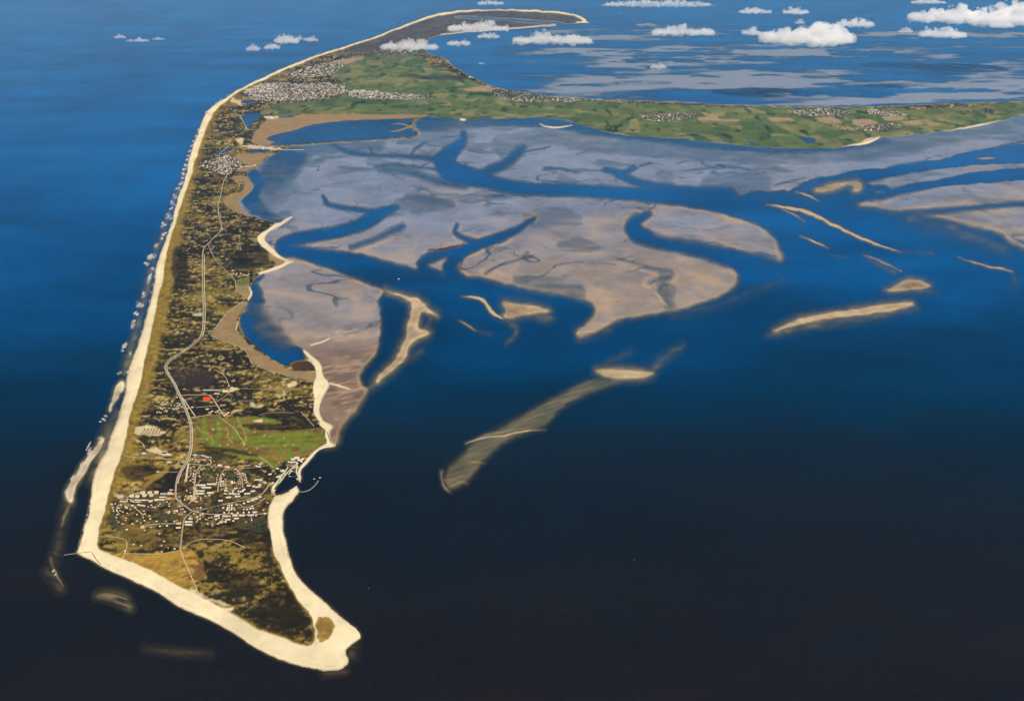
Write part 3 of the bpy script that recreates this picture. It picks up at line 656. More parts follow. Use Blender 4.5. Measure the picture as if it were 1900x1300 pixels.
# water inside the land
for p in [BASIN] + PONDS:
    d = sdf(p, 10, 1, .5)
    k = sst(-1, 1, d)
    H = H * (1 - k) + np.minimum(H, -2.5) * k
    CLS[d > 0] = 0
# shore dyke of the basin, beach spits on the inner coast
for pts in [[(527,273,.5),(609,265,.6),(664,262,.6),(725,258.5,.6),(774,254,.6),(778,247,.6),(762,233,.6)]]:
    k = sst(-.9, .5, stroke(pts, 5, 1, .2))
    H = np.maximum(H, H * (1 - k) + 4 * k); COLR[:] = COLR * (1 - k[..., None]) + A(130, 124, 82) * k[..., None]; WET *= 1 - k; CLS[k > .5] = 3
for pts in [[(728,231,.8),(745,230,1.3),(757,233,1.6),(760,238,1.2)],[(722,244,.8),(738,243,1.5),(752,239,1.6),(759,235,1.2)],[(768,219,1.0),(790,215,1.0)]]:
    d = stroke(pts, 5, 1, .6); k = sst(-.9, .6, d)
    H = np.maximum(H, H * (1 - k) + 1.2 * k); COLR[:] = COLR * (1 - k[..., None]) + tan * k[..., None]; WET *= 1 - k; CLS[d > 0] = 3
FRINGE = [[(541,403,1.2),(520,414,1.4),(500,425,1.8),(487,440,2.2),(489,449,2.2),(504,463,2.0),(519,476,2.0)],[(543,485,1.0),(528,491,2.0),(505,501,2.0),(480,508,1.2)],[(462,534,1),(468,545,1.6),(461,556,1.2)],[(1001,229,.8),(1008,234,1.2),(1030,237,1.4),(1048,235.5,1.2),(1062,232,.8)],
 [(855,222,1.5),(863,222.5,1.5)],[(564,651,1.8),(576,663,3),(590,672,3),(594,685,3.5),(597,702,4),(606,712,5),(600,725,4),(592,738,4),(588,752,4.5),(588,770,4.5),(596,781,3.5)],[(613,711,1.3),(630,716,1.4),(650,721,1.0)],[(577,640,1),(600,634,1.2),(612,628,.8)],[(1612,265,1.2),(1622,260,1.4),(1631,255,1.2)],
 [(818,65,.7),(888,58,.7),(986,50.5,.7),(1030,46.5,.8)],[(1070,42,.8),(1094,42,.8)],[(441,598,.8),(438,612,.8)],[(599,787,6),(606,792,6)],[(872,143,1.4),(880,144,1)]]
for pts in FRINGE:
    d = stroke(pts, 6, 1, .5); k = sst(-.9, .7, d)
    H = np.maximum(H, H * (1 - k) + 1.1 * k); COLR[:] = COLR * (1 - k[..., None]) + (BEACHC * (.92 + .15 * (ns - .5))[..., None]) * k[..., None]; WET *= 1 - k; CLS[d > 0] = 2
COLR = np.clip(COLR, .003, .8).astype(np.float32)
H = H.astype(np.float32)

def height(px, py):
    return float(sample(H, px, py))

# ------------------------------------------------------------------ ground mesh: a polar survey grid about the point below the camera
def steps(segs):
    o = []
    for a, b, n in segs:
        o += list(np.linspace(a, b, n, endpoint=False))
    o.append(segs[-1][1])
    return np.radians(np.array(o))
AZ = steps([(-62, -34, 18), (-34, -28, 60), (-28, -7, 600), (-7, 31, 620), (31, 37, 50), (37, 62, 16)])
DEP = steps([(70, 46, 14), (46, 40.5, 70), (40.5, 4.2, 900), (4.2, 3.4, 14), (3.4, 1.5, 12)])
NA = (len(AZ) - 1) // 4 * 4 + 1; AZ = AZ[:NA]
ND = (len(DEP) - 1) // 4 * 4 + 1; DEP = DEP[:ND]
RAD = CAM_H / np.tan(DEP)
GA, GR = np.meshgrid(AZ, RAD)
VX = (GR * np.sin(GA)).astype(np.float64); VY = (GR * np.cos(GA)).astype(np.float64)
CPX, CPY = chart(VX, VY)
VH = sample(H, CPX, CPY).astype(np.float32)
VC = sample(COLR, CPX, CPY).astype(np.float32)
VW = sample(WET, CPX, CPY).astype(np.float32)
VV = sample(VEGK, CPX, CPY).astype(np.float32)
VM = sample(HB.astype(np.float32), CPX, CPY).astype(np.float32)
ci = np.clip(((CPX - X0) / ST).round().astype(int), 0, NX - 1); cj = np.clip(((CPY - Y0) / ST).round().astype(int), 0, NY - 1)
VCLS = CLS[cj, ci]; VBAR = BARID[cj, ci]

FC = np.maximum(np.maximum(VCLS[:-1, :-1], VCLS[1:, 1:]), np.maximum(VCLS[1:, :-1], VCLS[:-1, 1:]))
FB = np.maximum(np.maximum(VBAR[:-1, :-1], VBAR[1:, 1:]), np.maximum(VBAR[1:, :-1], VBAR[:-1, 1:]))
FB = np.where(FC == 6, FB, 0)
hmin = np.minimum(np.minimum(VH[:-1, :-1], VH[1:, 1:]), np.minimum(VH[1:, :-1], VH[:-1, 1:]))
hmax = np.maximum(np.maximum(VH[:-1, :-1], VH[1:, 1:]), np.maximum(VH[1:, :-1], VH[:-1, 1:]))

def mesh_from_faces(name, jj, ii, stride, Z, attrs, mat):
    """quads whose lower corner is (jj, ii) on the survey grid"""
    corners = np.stack([jj * NA + ii, jj * NA + ii + stride, (jj + stride) * NA + ii + stride, (jj + stride) * NA + ii], 1)
    used, inv = np.unique(corners, return_inverse=True)
    inv = inv.reshape(-1, 4)
    vx = VX.ravel()[used]; vy = VY.ravel()[used]; vz = Z.ravel()[used] if Z is not None else np.zeros(len(used))
    me = bpy.data.meshes.new(name)
    me.vertices.add(len(used)); me.vertices.foreach_set('co', np.stack([vx, vy, vz], 1).astype(np.float32).ravel())
    n = len(inv)
    me.loops.add(4 * n); me.loops.foreach_set('vertex_index', inv[:, [0, 1, 2, 3]].astype(np.int32).ravel())
    me.polygons.add(n)
    me.polygons.foreach_set('loop_start', (np.arange(n) * 4).astype(np.int32))
    me.polygons.foreach_set('loop_total', np.full(n, 4, np.int32))
    me.update(calc_edges=True)
    for an, typ, data in attrs:
        a = me.attributes.new(an, typ, 'POINT')
        d = data.reshape(NA * ND, -1)[used]
        if typ == 'FLOAT_COLOR':
            d = np.concatenate([d, np.ones((len(d), 1), np.float32)], 1)
            a.data.foreach_set('color', d.astype(np.float32).ravel())
        else:
            a.data.foreach_set('value', d.astype(np.float32).ravel())
    me.polygons.foreach_set('use_smooth', np.ones(n, bool))
    me.materials.append(mat)
    o = bpy.data.objects.new(name, me)
    COL.objects.link(o)
    return o
# ------------------------------------------------------------------ materials
def new_mat(name):
    m = bpy.data.materials.new(name); m.use_nodes = True
    nt = m.node_tree
    for n in list(nt.nodes):
        nt.nodes.remove(n)
    out = nt.nodes.new('ShaderNodeOutputMaterial')
    return m, nt, out

def N(nt, typ, **kw):
    n = nt.nodes.new(typ)
    for k, v in kw.items():
        setattr(n, k, v)
    return n

def math_node(nt, op, a, b=None):
    n = N(nt, 'ShaderNodeMath', operation=op)
    for i, v in enumerate((a, b)):
        if v is None:
            continue
        if isinstance(v, (int, float)):
            n.inputs[i].default_value = v
        else:
            nt.links.new(v, n.inputs[i])
    return n.outputs[0]

def noise_node(nt, scale, detail=4.0, rough=.6, vec=None, stretch=None):
    geo = N(nt, 'ShaderNodeNewGeometry')
    v = geo.outputs['Position']
    if stretch:
        mp = N(nt, 'ShaderNodeMapping'); mp.inputs['Scale'].default_value = stretch
        nt.links.new(v, mp.inputs['Vector']); v = mp.outputs['Vector']
    n = N(nt, 'ShaderNodeTexNoise')
    n.inputs['Scale'].default_value = scale; n.inputs['Detail'].default_value = detail; n.inputs['Roughness'].default_value = rough
    nt.links.new(v, n.inputs['Vector'])
    return n.outputs['Fac']

def ground_material():
    m, nt, out = new_mat('ground')
    b = N(nt, 'ShaderNodeBsdfPrincipled')
    at = N(nt, 'ShaderNodeAttribute', attribute_name='tint')
    wt = N(nt, 'ShaderNodeAttribute', attribute_name='wet')
    nz = noise_node(nt, 1 / 14.0, 4, .65)
    f = math_node(nt, 'ADD', math_node(nt, 'MULTIPLY', nz, 1.1), .45)
    # grain is strong on rough vegetation, weak on smooth sand and mud
    mx = N(nt, 'ShaderNodeMix', data_type='RGBA', blend_type='MULTIPLY')
    vg = N(nt, 'ShaderNodeAttribute', attribute_name='veg')
    nt.links.new(math_node(nt, 'ADD', math_node(nt, 'MULTIPLY', vg.outputs['Fac'], .8), .08), mx.inputs[0])
    nt.links.new(at.outputs['Color'], mx.inputs[6])
    cmb = N(nt, 'ShaderNodeCombineColor')
    for i in range(3):
        nt.links.new(f, cmb.inputs[i])
    nt.links.new(cmb.outputs[0], mx.inputs[7])
    nt.links.new(mx.outputs[2], b.inputs['Base Color'])
    r = math_node(nt, 'SUBTRACT', .95, math_node(nt, 'MULTIPLY', wt.outputs['Fac'], .68))
    nt.links.new(r, b.inputs['Roughness'])
    nt.links.new(math_node(nt, 'MULTIPLY', wt.outputs['Fac'], .5), b.inputs['Specular IOR Level'])
    b.inputs['IOR'].default_value = 1.38
    bp = N(nt, 'ShaderNodeBump'); nt.links.new(math_node(nt, 'ADD', math_node(nt, 'MULTIPLY', vg.outputs['Fac'], .6), .02), bp.inputs['Strength']); bp.inputs['Distance'].default_value = 2.0
    nt.links.new(nz, bp.inputs['Height'])
    nt.links.new(bp.outputs['Normal'], b.inputs['Normal'])
    nt.links.new(b.outputs['BSDF'], out.inputs['Surface'])
    return m

WATER_K = .48
def sea_material():
    m, nt, out = new_mat('sea_water')
    dp = N(nt, 'ShaderNodeAttribute', attribute_name='depth')
    d = dp.outputs['Fac']
    ma = N(nt, 'ShaderNodeAttribute', attribute_name='depth_haze_tone')  # drives body colour by distance; painted haze and sky reflection in its blue end
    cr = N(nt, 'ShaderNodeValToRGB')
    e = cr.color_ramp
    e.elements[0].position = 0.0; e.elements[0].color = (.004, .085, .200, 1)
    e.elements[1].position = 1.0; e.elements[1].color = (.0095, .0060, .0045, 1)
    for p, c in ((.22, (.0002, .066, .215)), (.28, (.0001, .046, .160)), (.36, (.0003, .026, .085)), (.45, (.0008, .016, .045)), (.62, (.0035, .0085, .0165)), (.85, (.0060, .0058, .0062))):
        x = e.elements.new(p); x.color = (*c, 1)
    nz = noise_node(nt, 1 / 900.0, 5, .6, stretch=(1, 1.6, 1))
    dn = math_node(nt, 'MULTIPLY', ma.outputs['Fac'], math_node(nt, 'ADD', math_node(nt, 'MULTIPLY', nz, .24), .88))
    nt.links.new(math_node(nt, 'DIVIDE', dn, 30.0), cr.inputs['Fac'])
    # sand stirred up in the shallows
    tb = N(nt, 'ShaderNodeMix', data_type='RGBA')
    nt.links.new(math_node(nt, 'MULTIPLY', math_node(nt, 'POWER', math.e, math_node(nt, 'MULTIPLY', d, -.5)), .85), tb.inputs[0])
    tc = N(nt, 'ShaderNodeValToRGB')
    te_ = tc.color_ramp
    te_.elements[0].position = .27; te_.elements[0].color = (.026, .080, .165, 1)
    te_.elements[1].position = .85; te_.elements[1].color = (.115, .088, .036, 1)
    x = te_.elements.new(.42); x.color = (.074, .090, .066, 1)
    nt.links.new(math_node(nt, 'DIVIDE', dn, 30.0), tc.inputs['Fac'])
    nt.links.new(cr.outputs['Color'], tb.inputs[6]); nt.links.new(tc.outputs['Color'], tb.inputs[7])
    b = N(nt, 'ShaderNodeBsdfPrincipled')
    # wind streaks and swell tint the open water a little
    g1 = noise_node(nt, 1 / 70.0, 4, .7, stretch=(1, 2.4, 1)); g2 = noise_node(nt, 1 / 1600.0, 6, .62, stretch=(.5, 1.3, 1))
    gm_ = math_node(nt, 'ADD', math_node(nt, 'MULTIPLY', g1, 1.3), math_node(nt, 'MULTIPLY', g2, 1.1))
    gs = math_node(nt, 'ADD', gm_, -.2)
    vm_ = N(nt, 'ShaderNodeVectorMath', operation='SCALE')
    nt.links.new(tb.outputs[2], vm_.inputs[0]); nt.links.new(gs, vm_.inputs['Scale'])
    nt.links.new(vm_.outputs[0], b.inputs['Base Color'])
    b.inputs['Roughness'].default_value = .24
    b.inputs['IOR'].default_value = 1.33
    b.inputs['Specular IOR Level'].default_value = .03
    # ripples
    w = noise_node(nt, 1 / 45.0, 3, .6, stretch=(1, 2.2, 1))
    w2 = noise_node(nt, 1 / 420.0, 4, .6, stretch=(1, 2.0, 1))
    bp = N(nt, 'ShaderNodeBump'); bp.inputs['Strength'].default_value = .35; bp.inputs['Distance'].default_value = 3.0
    nt.links.new(math_node(nt, 'ADD', w, w2), bp.inputs['Height'])
    nt.links.new(bp.outputs['Normal'], b.inputs['Normal'])
    # shallow water lets the bed show
    tr = N(nt, 'ShaderNodeBsdfTransparent')
    tcr = N(nt, 'ShaderNodeValToRGB')
    te = tcr.color_ramp
    te.elements[0].position = 0; te.elements[0].color = (.95, .97, .97, 1)
    te.elements[1].position = 1; te.elements[1].color = (.56, .62, .46, 1)
    nt.links.new(math_node(nt, 'DIVIDE', d, 4.0), tcr.inputs['Fac'])
    nt.links.new(tcr.outputs['Color'], tr.inputs['Color'])
    gl = N(nt, 'ShaderNodeBsdfGlossy'); gl.inputs['Roughness'].default_value = .24
    nt.links.new(bp.outputs['Normal'], gl.inputs['Normal'])
    fr = N(nt, 'ShaderNodeFresnel'); fr.inputs['IOR'].default_value = 1.33
    ms = N(nt, 'ShaderNodeMixShader')
    nt.links.new(math_node(nt, 'MULTIPLY', fr.outputs[0], .3), ms.inputs[0]); nt.links.new(tr.outputs[0], ms.inputs[1]); nt.links.new(gl.outputs[0], ms.inputs[2])
    op = math_node(nt, 'SUBTRACT', 1.0, math_node(nt, 'POWER', math.e, math_node(nt, 'MULTIPLY', d, -WATER_K)))
    mm = N(nt, 'ShaderNodeMixShader')
    nt.links.new(op, mm.inputs[0]); nt.links.new(ms.outputs[0], mm.inputs[1]); nt.links.new(b.outputs[0], mm.inputs[2])
    nt.links.new(mm.outputs[0], out.inputs['Surface'])
    return m

MG = ground_material()
MS = sea_material()

# ------------------------------------------------------------------ ground, bed and water
NJ, NI = ND - 1, NA - 1
opaque = (hmax < -9.0)
blk = opaque.reshape(NJ // 4, 4, NI // 4, 4).all(axis=(1, 3))
deep_full = np.repeat(np.repeat(blk, 4, 0), 4, 1)
wet_any = hmin < .05
bj, bi = np.nonzero(blk)
attrs = [('tint', 'FLOAT_COLOR', VC), ('wet', 'FLOAT', VW), ('veg', 'FLOAT', VV)]
NAMES = {0: 'seabed', 1: 'tidal_flat', 2: 'beach', 3: 'dune_land', 4: 'farmland', 5: 'golf_course'}
NOTES = {0: 'sandy sea bed below the shallow water', 1: 'grey brown mud and sand flats cut by blue creeks', 2: 'long pale sand beach round the island',
         3: 'brown heath and olive dune grass of the island', 4: 'green pasture and farmland on the far arm of the island', 5: 'bright green golf course between heath and harbour'}
for c, nm_ in NAMES.items():
    jj, ii = np.nonzero((FC == c) & ~deep_full)
    if len(jj):
        o = mesh_from_faces(nm_, jj, ii, 1, VH, attrs, MG)
        o['kind'] = 'structure'; o['label'] = NOTES[c]
BAR_LABEL = {1: 'long hooked pale sandbank beside the ripple flat', 2: 'triangular sandbank in the channel mouth', 3: 'oval sandbank at the head of the long drowned shoal', 4: 'long feathered sandbank in the open blue water',
             5: 'small domed sandbank above the feathered one', 6: 'hooked mudbank at the fork of the eastern channels', 7: 'longest sandbar along the western surf', 8: 'short double sandbar along the western surf'}
for k in range(1, nbar + 1):
    jj, ii = np.nonzero((FB == k) & ~deep_full)
    if len(jj):
        o = mesh_from_faces('sandbank', jj, ii, 1, VH, attrs, MG)
        o['kind'] = 'structure'
        if k in BAR_LABEL:
            o['label'] = BAR_LABEL[k]
jj, ii = np.nonzero((FC == 6) & (FB == 0) & ~deep_full)
if len(jj):
    o = mesh_from_faces('shoal', jj, ii, 1, VH, attrs, MG); o['kind'] = 'structure'
o = mesh_from_faces('deep_seabed', bj * 4, bi * 4, 4, VH, attrs, MG); o['kind'] = 'structure'
DEPTH = np.maximum(-VH, 0)
jj, ii = np.nonzero(wet_any & ~deep_full)
corn = np.concatenate
def merge_sea():
    """one water surface: fine near the shallows, coarse over deep water"""
    a = np.stack([jj * NA + ii, jj * NA + ii + 1, (jj + 1) * NA + ii + 1, (jj + 1) * NA + ii], 1)
    J, I = bj * 4, bi * 4
    b = np.stack([J * NA + I, J * NA + I + 4, (J + 4) * NA + I + 4, (J + 4) * NA + I], 1)
    c = np.concatenate([a, b])
    used, inv = np.unique(c, return_inverse=True); inv = inv.reshape(-1, 4)
    me = bpy.data.meshes.new('sea')
    me.vertices.add(len(used))
    me.vertices.foreach_set('co', np.stack([VX.ravel()[used], VY.ravel()[used], np.zeros(len(used))], 1).astype(np.float32).ravel())
    n = len(inv)
    me.loops.add(4 * n); me.loops.foreach_set('vertex_index', inv.astype(np.int32).ravel())
    me.polygons.add(n)
    me.polygons.foreach_set('loop_start', (np.arange(n) * 4).astype(np.int32)); me.polygons.foreach_set('loop_total', np.full(n, 4, np.int32))
    me.update(calc_edges=True)
    at = me.attributes.new('depth', 'FLOAT', 'POINT'); at.data.foreach_set('value', DEPTH.ravel()[used].astype(np.float32))
    at = me.attributes.new('depth_haze_tone', 'FLOAT', 'POINT'); at.data.foreach_set('value', VM.ravel()[used].astype(np.float32))
    me.polygons.foreach_set('use_smooth', np.ones(n, bool))
    me.materials.append(MS)
    o = bpy.data.objects.new('sea', me); COL.objects.link(o); o['kind'] = 'structure'
    return o
sea = merge_sea()

# ------------------------------------------------------------------ air
def make_haze():
    bm = bmesh.new()
    bmesh.ops.create_cube(bm, size=1)
    R = 200000.0; zb, zt = -60.0, 4200.0
    for v in bm.verts:
        v.co.x *= 2 * R; v.co.y *= 2 * R; v.co.z = zt if v.co.z > 0 else zb
    me = bpy.data.meshes.new('haze'); bm.to_mesh(me); bm.free()
    m, nt, out = new_mat('haze_air')
    pv = N(nt, 'ShaderNodeVolumePrincipled')
    pv.inputs['Color'].default_value = (.05, .46, 1.0, 1)
    pv.inputs['Absorption Color'].default_value = (1, 1, 1, 1)
    pv.inputs['Density'].default_value = HAZE_DENSITY
    pv.inputs['Anisotropy'].default_value = .15
    nt.links.new(pv.outputs[0], out.inputs['Volume'])
    me.materials.append(m)
    o = bpy.data.objects.new('haze', me); COL.objects.link(o); o['kind'] = 'stuff'
make_haze()
# ------------------------------------------------------------------ surf along the west coast
def surf_material():
    m, nt, out = new_mat('surf_foam')
    d = N(nt, 'ShaderNodeBsdfDiffuse'); d.inputs['Color'].default_value = (.60, .55, .50, 1)
    tr = N(nt, 'ShaderNodeBsdfTransparent')
    at = N(nt, 'ShaderNodeAttribute', attribute_name='foam')
    nz = noise_node(nt, 1 / 26.0, 5, .7)
    f = math_node(nt, 'ADD', at.outputs['Fac'], math_node(nt, 'MULTIPLY', math_node(nt, 'SUBTRACT', nz, .5), 1.5))
    mr = N(nt, 'ShaderNodeMapRange', interpolation_type='SMOOTHSTEP')
    mr.inputs['From Min'].default_value = .22; mr.inputs['From Max'].default_value = 1.0
    nt.links.new(f, mr.inputs['Value'])
    ms = N(nt, 'ShaderNodeMixShader')
    nt.links.new(mr.outputs[0], ms.inputs[0]); nt.links.new(tr.outputs[0], ms.inputs[1]); nt.links.new(d.outputs[0], ms.inputs[2])
    nt.links.new(ms.outputs[0], out.inputs['Surface'])
    return m

def break_up(blobs, seed=4):
    r = random.Random(seed); out = []
    for (x, y, a, b, sl, st) in blobs:
        for k in range(4):
            q = r.uniform(.35, .8)
            out.append((x + r.uniform(-.55, .55) * a + sl * r.uniform(-.4, .4) * b, y + r.uniform(-.6, .6) * b, a * q * r.uniform(.7, 1.2), b * q, r.uniform(.2, .7), st * r.uniform(.45, .95)))
        out.append((x, y, a * .95, b * .95, sl, st * .62))
    return out
def foam_sheet(blobs):
    """flat patches of broken water: x, y, half width, half height, slant (pixels), strength"""
    V, F, W = [], [], []
    for bi_, (x, y, a, b, sl, st) in enumerate(blobs):
        zf = .25 + .006 * bi_
        base = len(V)
        nr, ns_ = 5, 18
        V.append((*ground(x, y), zf)); W.append(st)
        for r in range(1, nr + 1):
            for k in range(ns_):
                t = 2 * math.pi * k / ns_
                q = r / nr
                px = x + q * (a * math.cos(t)) + sl * q * math.sin(t) * b; py = y - q * b * math.sin(t)
                V.append((*ground(px, py), zf)); W.append(st * (1 - q ** 2))
        for k in range(ns_):
            F.append((base, base + 1 + k, base + 1 + (k + 1) % ns_))
            for r in range(nr - 1):
                a0 = base + 1 + r * ns_
                F.append((a0 + k, a0 + ns_ + k, a0 + ns_ + (k + 1) % ns_, a0 + (k + 1) % ns_))
    me = bpy.data.meshes.new('surf_foam'); me.from_pydata([tuple(map(float, v)) for v in V], [], F)
    at = me.attributes.new('foam', 'FLOAT', 'POINT'); at.data.foreach_set('value', np.array(W, np.float32))
    me.materials.append(surf_material())
    o = bpy.data.objects.new('surf_foam', me); COL.objects.link(o); o['kind'] = 'stuff'; o['label'] = 'broken lines of white surf on the bars along the west beach'
SURF = [(324,364,4,6),(320,377,5,6),(317,388,5,3),(313,402,7,8),(304,417,6,5),(303,434,6,5),(300,443,4,3),(290,455,5,6),(284,476,10,8),(273,490,6,4),(282,498,5,3),(277,517,6,10),(267,548,6,8),(259,565,7,7),(251,580,5,5),(247,596,5,5),(260,566,6,4),(246,605,5,8),(232,640,6,8),(226,650,3,4),
 (222,692,6,4),(242,655,3,6),(330,350,6,4),(336,340,6,3),(339,331,6,3),(341,322,6,3),(344,314,6,3),(345,306,6,3),(348,297,5,3),(350,289,6,3),(353,280,6,3),(356,271,5,3),(360,262,5,3),(364,252,5,3),(369,240,5,3),(376,226,4,3),(384,210,4,3),(394,198,4,2),(410,187,4,2),(428,176,4,2),
 (192,778,6,3),(197,772,5,2),(186,782,4,2),(166,838,2.5,14),(149,868,2.5,14),(133,893,3,12),(124,912,3,8),(99,1058,3,4),(103,1066,3,3),(216,726,2.5,12),(205,752,2.5,8),(186,812,4,3),(237,690,4,3)]
foam_sheet(break_up([(x + 0, y, a * 1.15, b * 1.2, .45, .85) for x, y, a, b in SURF]) + [(650 + random.uniform(-15, 130), 1276 + random.uniform(-8, 9), random.uniform(4, 10), random.uniform(1.5, 3), 0, .24) for _ in range(9)]
           + [(x, y, 2.0, 5, .3, .55) for x, y in chaikin_open([(146,1012),(158,968),(167,935),(172,892),(184,858),(199,836),(214,790),(233,727),(234,704),(254,645),(277,565),(287,505),(304,455),(319,412),(331,362),(347,300),(365,251),(386,202),(424,176),(503,137),(593,100)], 2)])

# ------------------------------------------------------------------ clouds
def cloud_material():
    m, nt, out = new_mat('cloud_vapour')
    pv = N(nt, 'ShaderNodeVolumePrincipled')
    pv.inputs['Color'].default_value = (.995, .99, .985, 1)
    pv.inputs['Density'].default_value = .0058
    pv.inputs['Anisotropy'].default_value = .1
    nt.links.new(pv.outputs[0], out.inputs['Volume'])
    return m
MCL = cloud_material()
CLOUD_SHOP = bpy.data.scenes.new('cloud_shop')      # meshes are fused here, away from the big ground
CLOUD_BASE = 1200.0

def make_cloud(x0, x1, ytop, ybase, seed, label, flat=.5, dens=1.0):
    r = random.Random(seed)
    cx, cy = (x0 + x1) / 2, ybase
    X, Y = ground(cx, cy, CLOUD_BASE)
    X = float(X); Y = float(Y)
    dist = math.sqrt(X * X + Y * Y + (CAM_H - CLOUD_BASE) ** 2)
    mpp = dist / FOC
    L = (x1 - x0) * mpp * .5; D = L * flat * 1.25; Hh = max(60.0, ((ybase - ytop) * mpp - D * .10) * 1.02)
    bm = bmesh.new()
    def puff(x, y, z, rad):
        if rad < 12: return
        res = bmesh.ops.create_icosphere(bm, subdivisions=2, radius=rad)
        for v in res['verts']:
            v.co.x += x; v.co.y += y; v.co.z = max(v.co.z * .82 + z, -rad * .12)
    nb = max(7, int(L / Hh * 6))
    for i in range(nb):                      # the flat base
        u = -1 + 2 * (i + .5) / nb
        for k in range(3):
            puff(u * L * .9, (k - 1) * D * .75 * math.sqrt(max(.05, 1 - u * u)), Hh * .16, Hh * r.uniform(.26, .36))
    n = max(5, int(L / Hh * 5))
    prof = [0.35 + .65 * r.random() for _ in range(n)]
    for i in range(n):
        u = -1 + 2 * (i + .5) / n
        hh = Hh * (1 - abs(u) ** 2.2) ** .6 * prof[i]
        rad = max(.26 * Hh, hh * .50)
        x = u * (L - rad * .8); 
        puff(x, r.uniform(-.6, .6) * D, hh - rad * .8, rad)
        for k in range(6):
            t = r.uniform(0, 2 * math.pi); q = r.uniform(.25, .6)
            puff(x + math.cos(t) * rad * .9, r.uniform(-.8, .8) * D * .8, max(0, hh - rad * .8 + math.sin(t) * rad * .75), rad * q)
        for k in range(10):
            t = r.uniform(-.3, math.pi + .3); q = r.uniform(.10, .24)
            puff(x + math.cos(t) * rad * 1.15, r.uniform(-1, 1) * D * .8, max(0, hh - rad * .8 + math.sin(t) * rad * .95), rad * q)
    me = bpy.data.meshes.new('cloud'); bm.to_mesh(me); bm.free()
    o = bpy.data.objects.new('cloud', me); CLOUD_SHOP.collection.objects.link(o)
    rm = o.modifiers.new('r', 'REMESH'); rm.mode = 'VOXEL'; rm.voxel_size = max(14.0, Hh / 16); rm.use_smooth_shade = True
    CLOUD_SHOP.view_layers[0].update(); dg = CLOUD_SHOP.view_layers[0].depsgraph
    me2 = bpy.data.meshes.new_from_object(o.evaluated_get(dg))
    o.modifiers.clear(); CLOUD_SHOP.collection.objects.unlink(o); COL.objects.link(o); o.data = me2; me2.name = 'cloud'
    bpy.data.meshes.remove(me)
    nv = len(me2.vertices)
    co = np.empty(nv * 3, np.float32); me2.vertices.foreach_get('co', co); co = co.reshape(-1, 3)
    no = np.empty(nv * 3, np.float32); me2.vertices.foreach_get('normal', no); no = no.reshape(-1, 3)
    s = Hh / 3.2
    d = (fbm(co[:, 0] / s + seed * 3.1 + co[:, 1] / s * .7, co[:, 2] / s * 1.1 + co[:, 1] / s * .5, seed % 8, 4, .6) - .5) * Hh * .6
    co = co + no * d[:, None]
    me2.vertices.foreach_set('co', co.ravel()); me2.update()
    me2.materials.clear(); me2.materials.append(MCL)
    o.location = (X, Y, CLOUD_BASE)
    o['label'] = label; o['category'] = 'cloud'; o['group'] = 'fair weather clouds over the far shore'
    return o
CLOUDS = [
 (706,811,69,90,'long white cloud over the middle of the heath coast',.45),(829,872,69,83,'small rounded cloud over the shallow bay beside the long heath cloud',.5),
 (831,944,36,56,'white cloud covering the root of the far hook of land',.45),(886,928,59,70,'thin little cloud just below the one on the far hook',.6),
 (950,1099,55,79,'broad flat cloud alone over the blue bay right of the hook',.4),(1209,1326,44,63,'ragged white cloud left of the paired small clouds over open water',.4),
 (1377,1411,49,64,'small cloud hugging the left end of the biggest bright cloud',.5),(1415,1581,39,77,'biggest bright cumulus heap over the far mudflats',.5),
 (1552,1619,31,48,'cloud tucked behind the right shoulder of the biggest heap',.5),(1707,1788,47,68,'double humped cloud below the cloud bank at the right edge',.45),
 (1666,1693,51,60,'faint wisp left of the double humped cloud',.5),(1690,1822,8,38,'left half of the large cloud bank at the right edge',.5),(1800,1960,3,42,'right half of the large cloud bank, cut by the photo edge',.55),
 (1838,1878,37,50,'small cloud under the cloud bank at the right edge',.5),(1372,1431,12,24,'lens shaped cloud high over the far channel',.5),(1453,1500,12,25,'second lens shaped cloud, right of the first',.5),
 (1120,1320,-4,10,'long cloud streak cut by the top edge of the photo',.35),(886,935,-2,8,'small cloud above the far hook at the top edge',.5),(1692,1752,-4,6,'cloud sliver at the top edge above the cloud bank',.5),
 (457,483,82,93,'lone lowest cloud of the flock over the open sea',.5),(491,518,77,90,'lower left cloud of the ragged flock over the open sea',.6),(510,553,62,79,'tallest ragged cloud of the flock over the open sea',.6),(549,562,65,74,'tiny puff between the ragged flock and its right hand neighbour',.6),
 (564,590,65,76,'right hand cloud of the flock nearest the beach',.5),(212,233,63,71,'leftmost cloud over the open sea',.5),(235,249,71,77,'tiny cloud second from the left over the open sea',.5),(250,276,69,77,'third small cloud from the left over the open sea',.5),
 (283,305,68,74,'thin fourth cloud from the left over the open sea',.5),(1208,1236,114,127,'small isolated cloud low over the far mudflats',.6),(888,899,114,119,'tiny scrap of cloud low over the shallow bay',.6),(1476,1493,36,44,'puff rising behind the biggest bright heap',.6),
]
for i, (a, b, c, d_, lab, fl) in enumerate(CLOUDS):
    make_cloud(a, b, c, d_, 31 + i, lab, fl)
bpy.data.scenes.remove(CLOUD_SHOP)
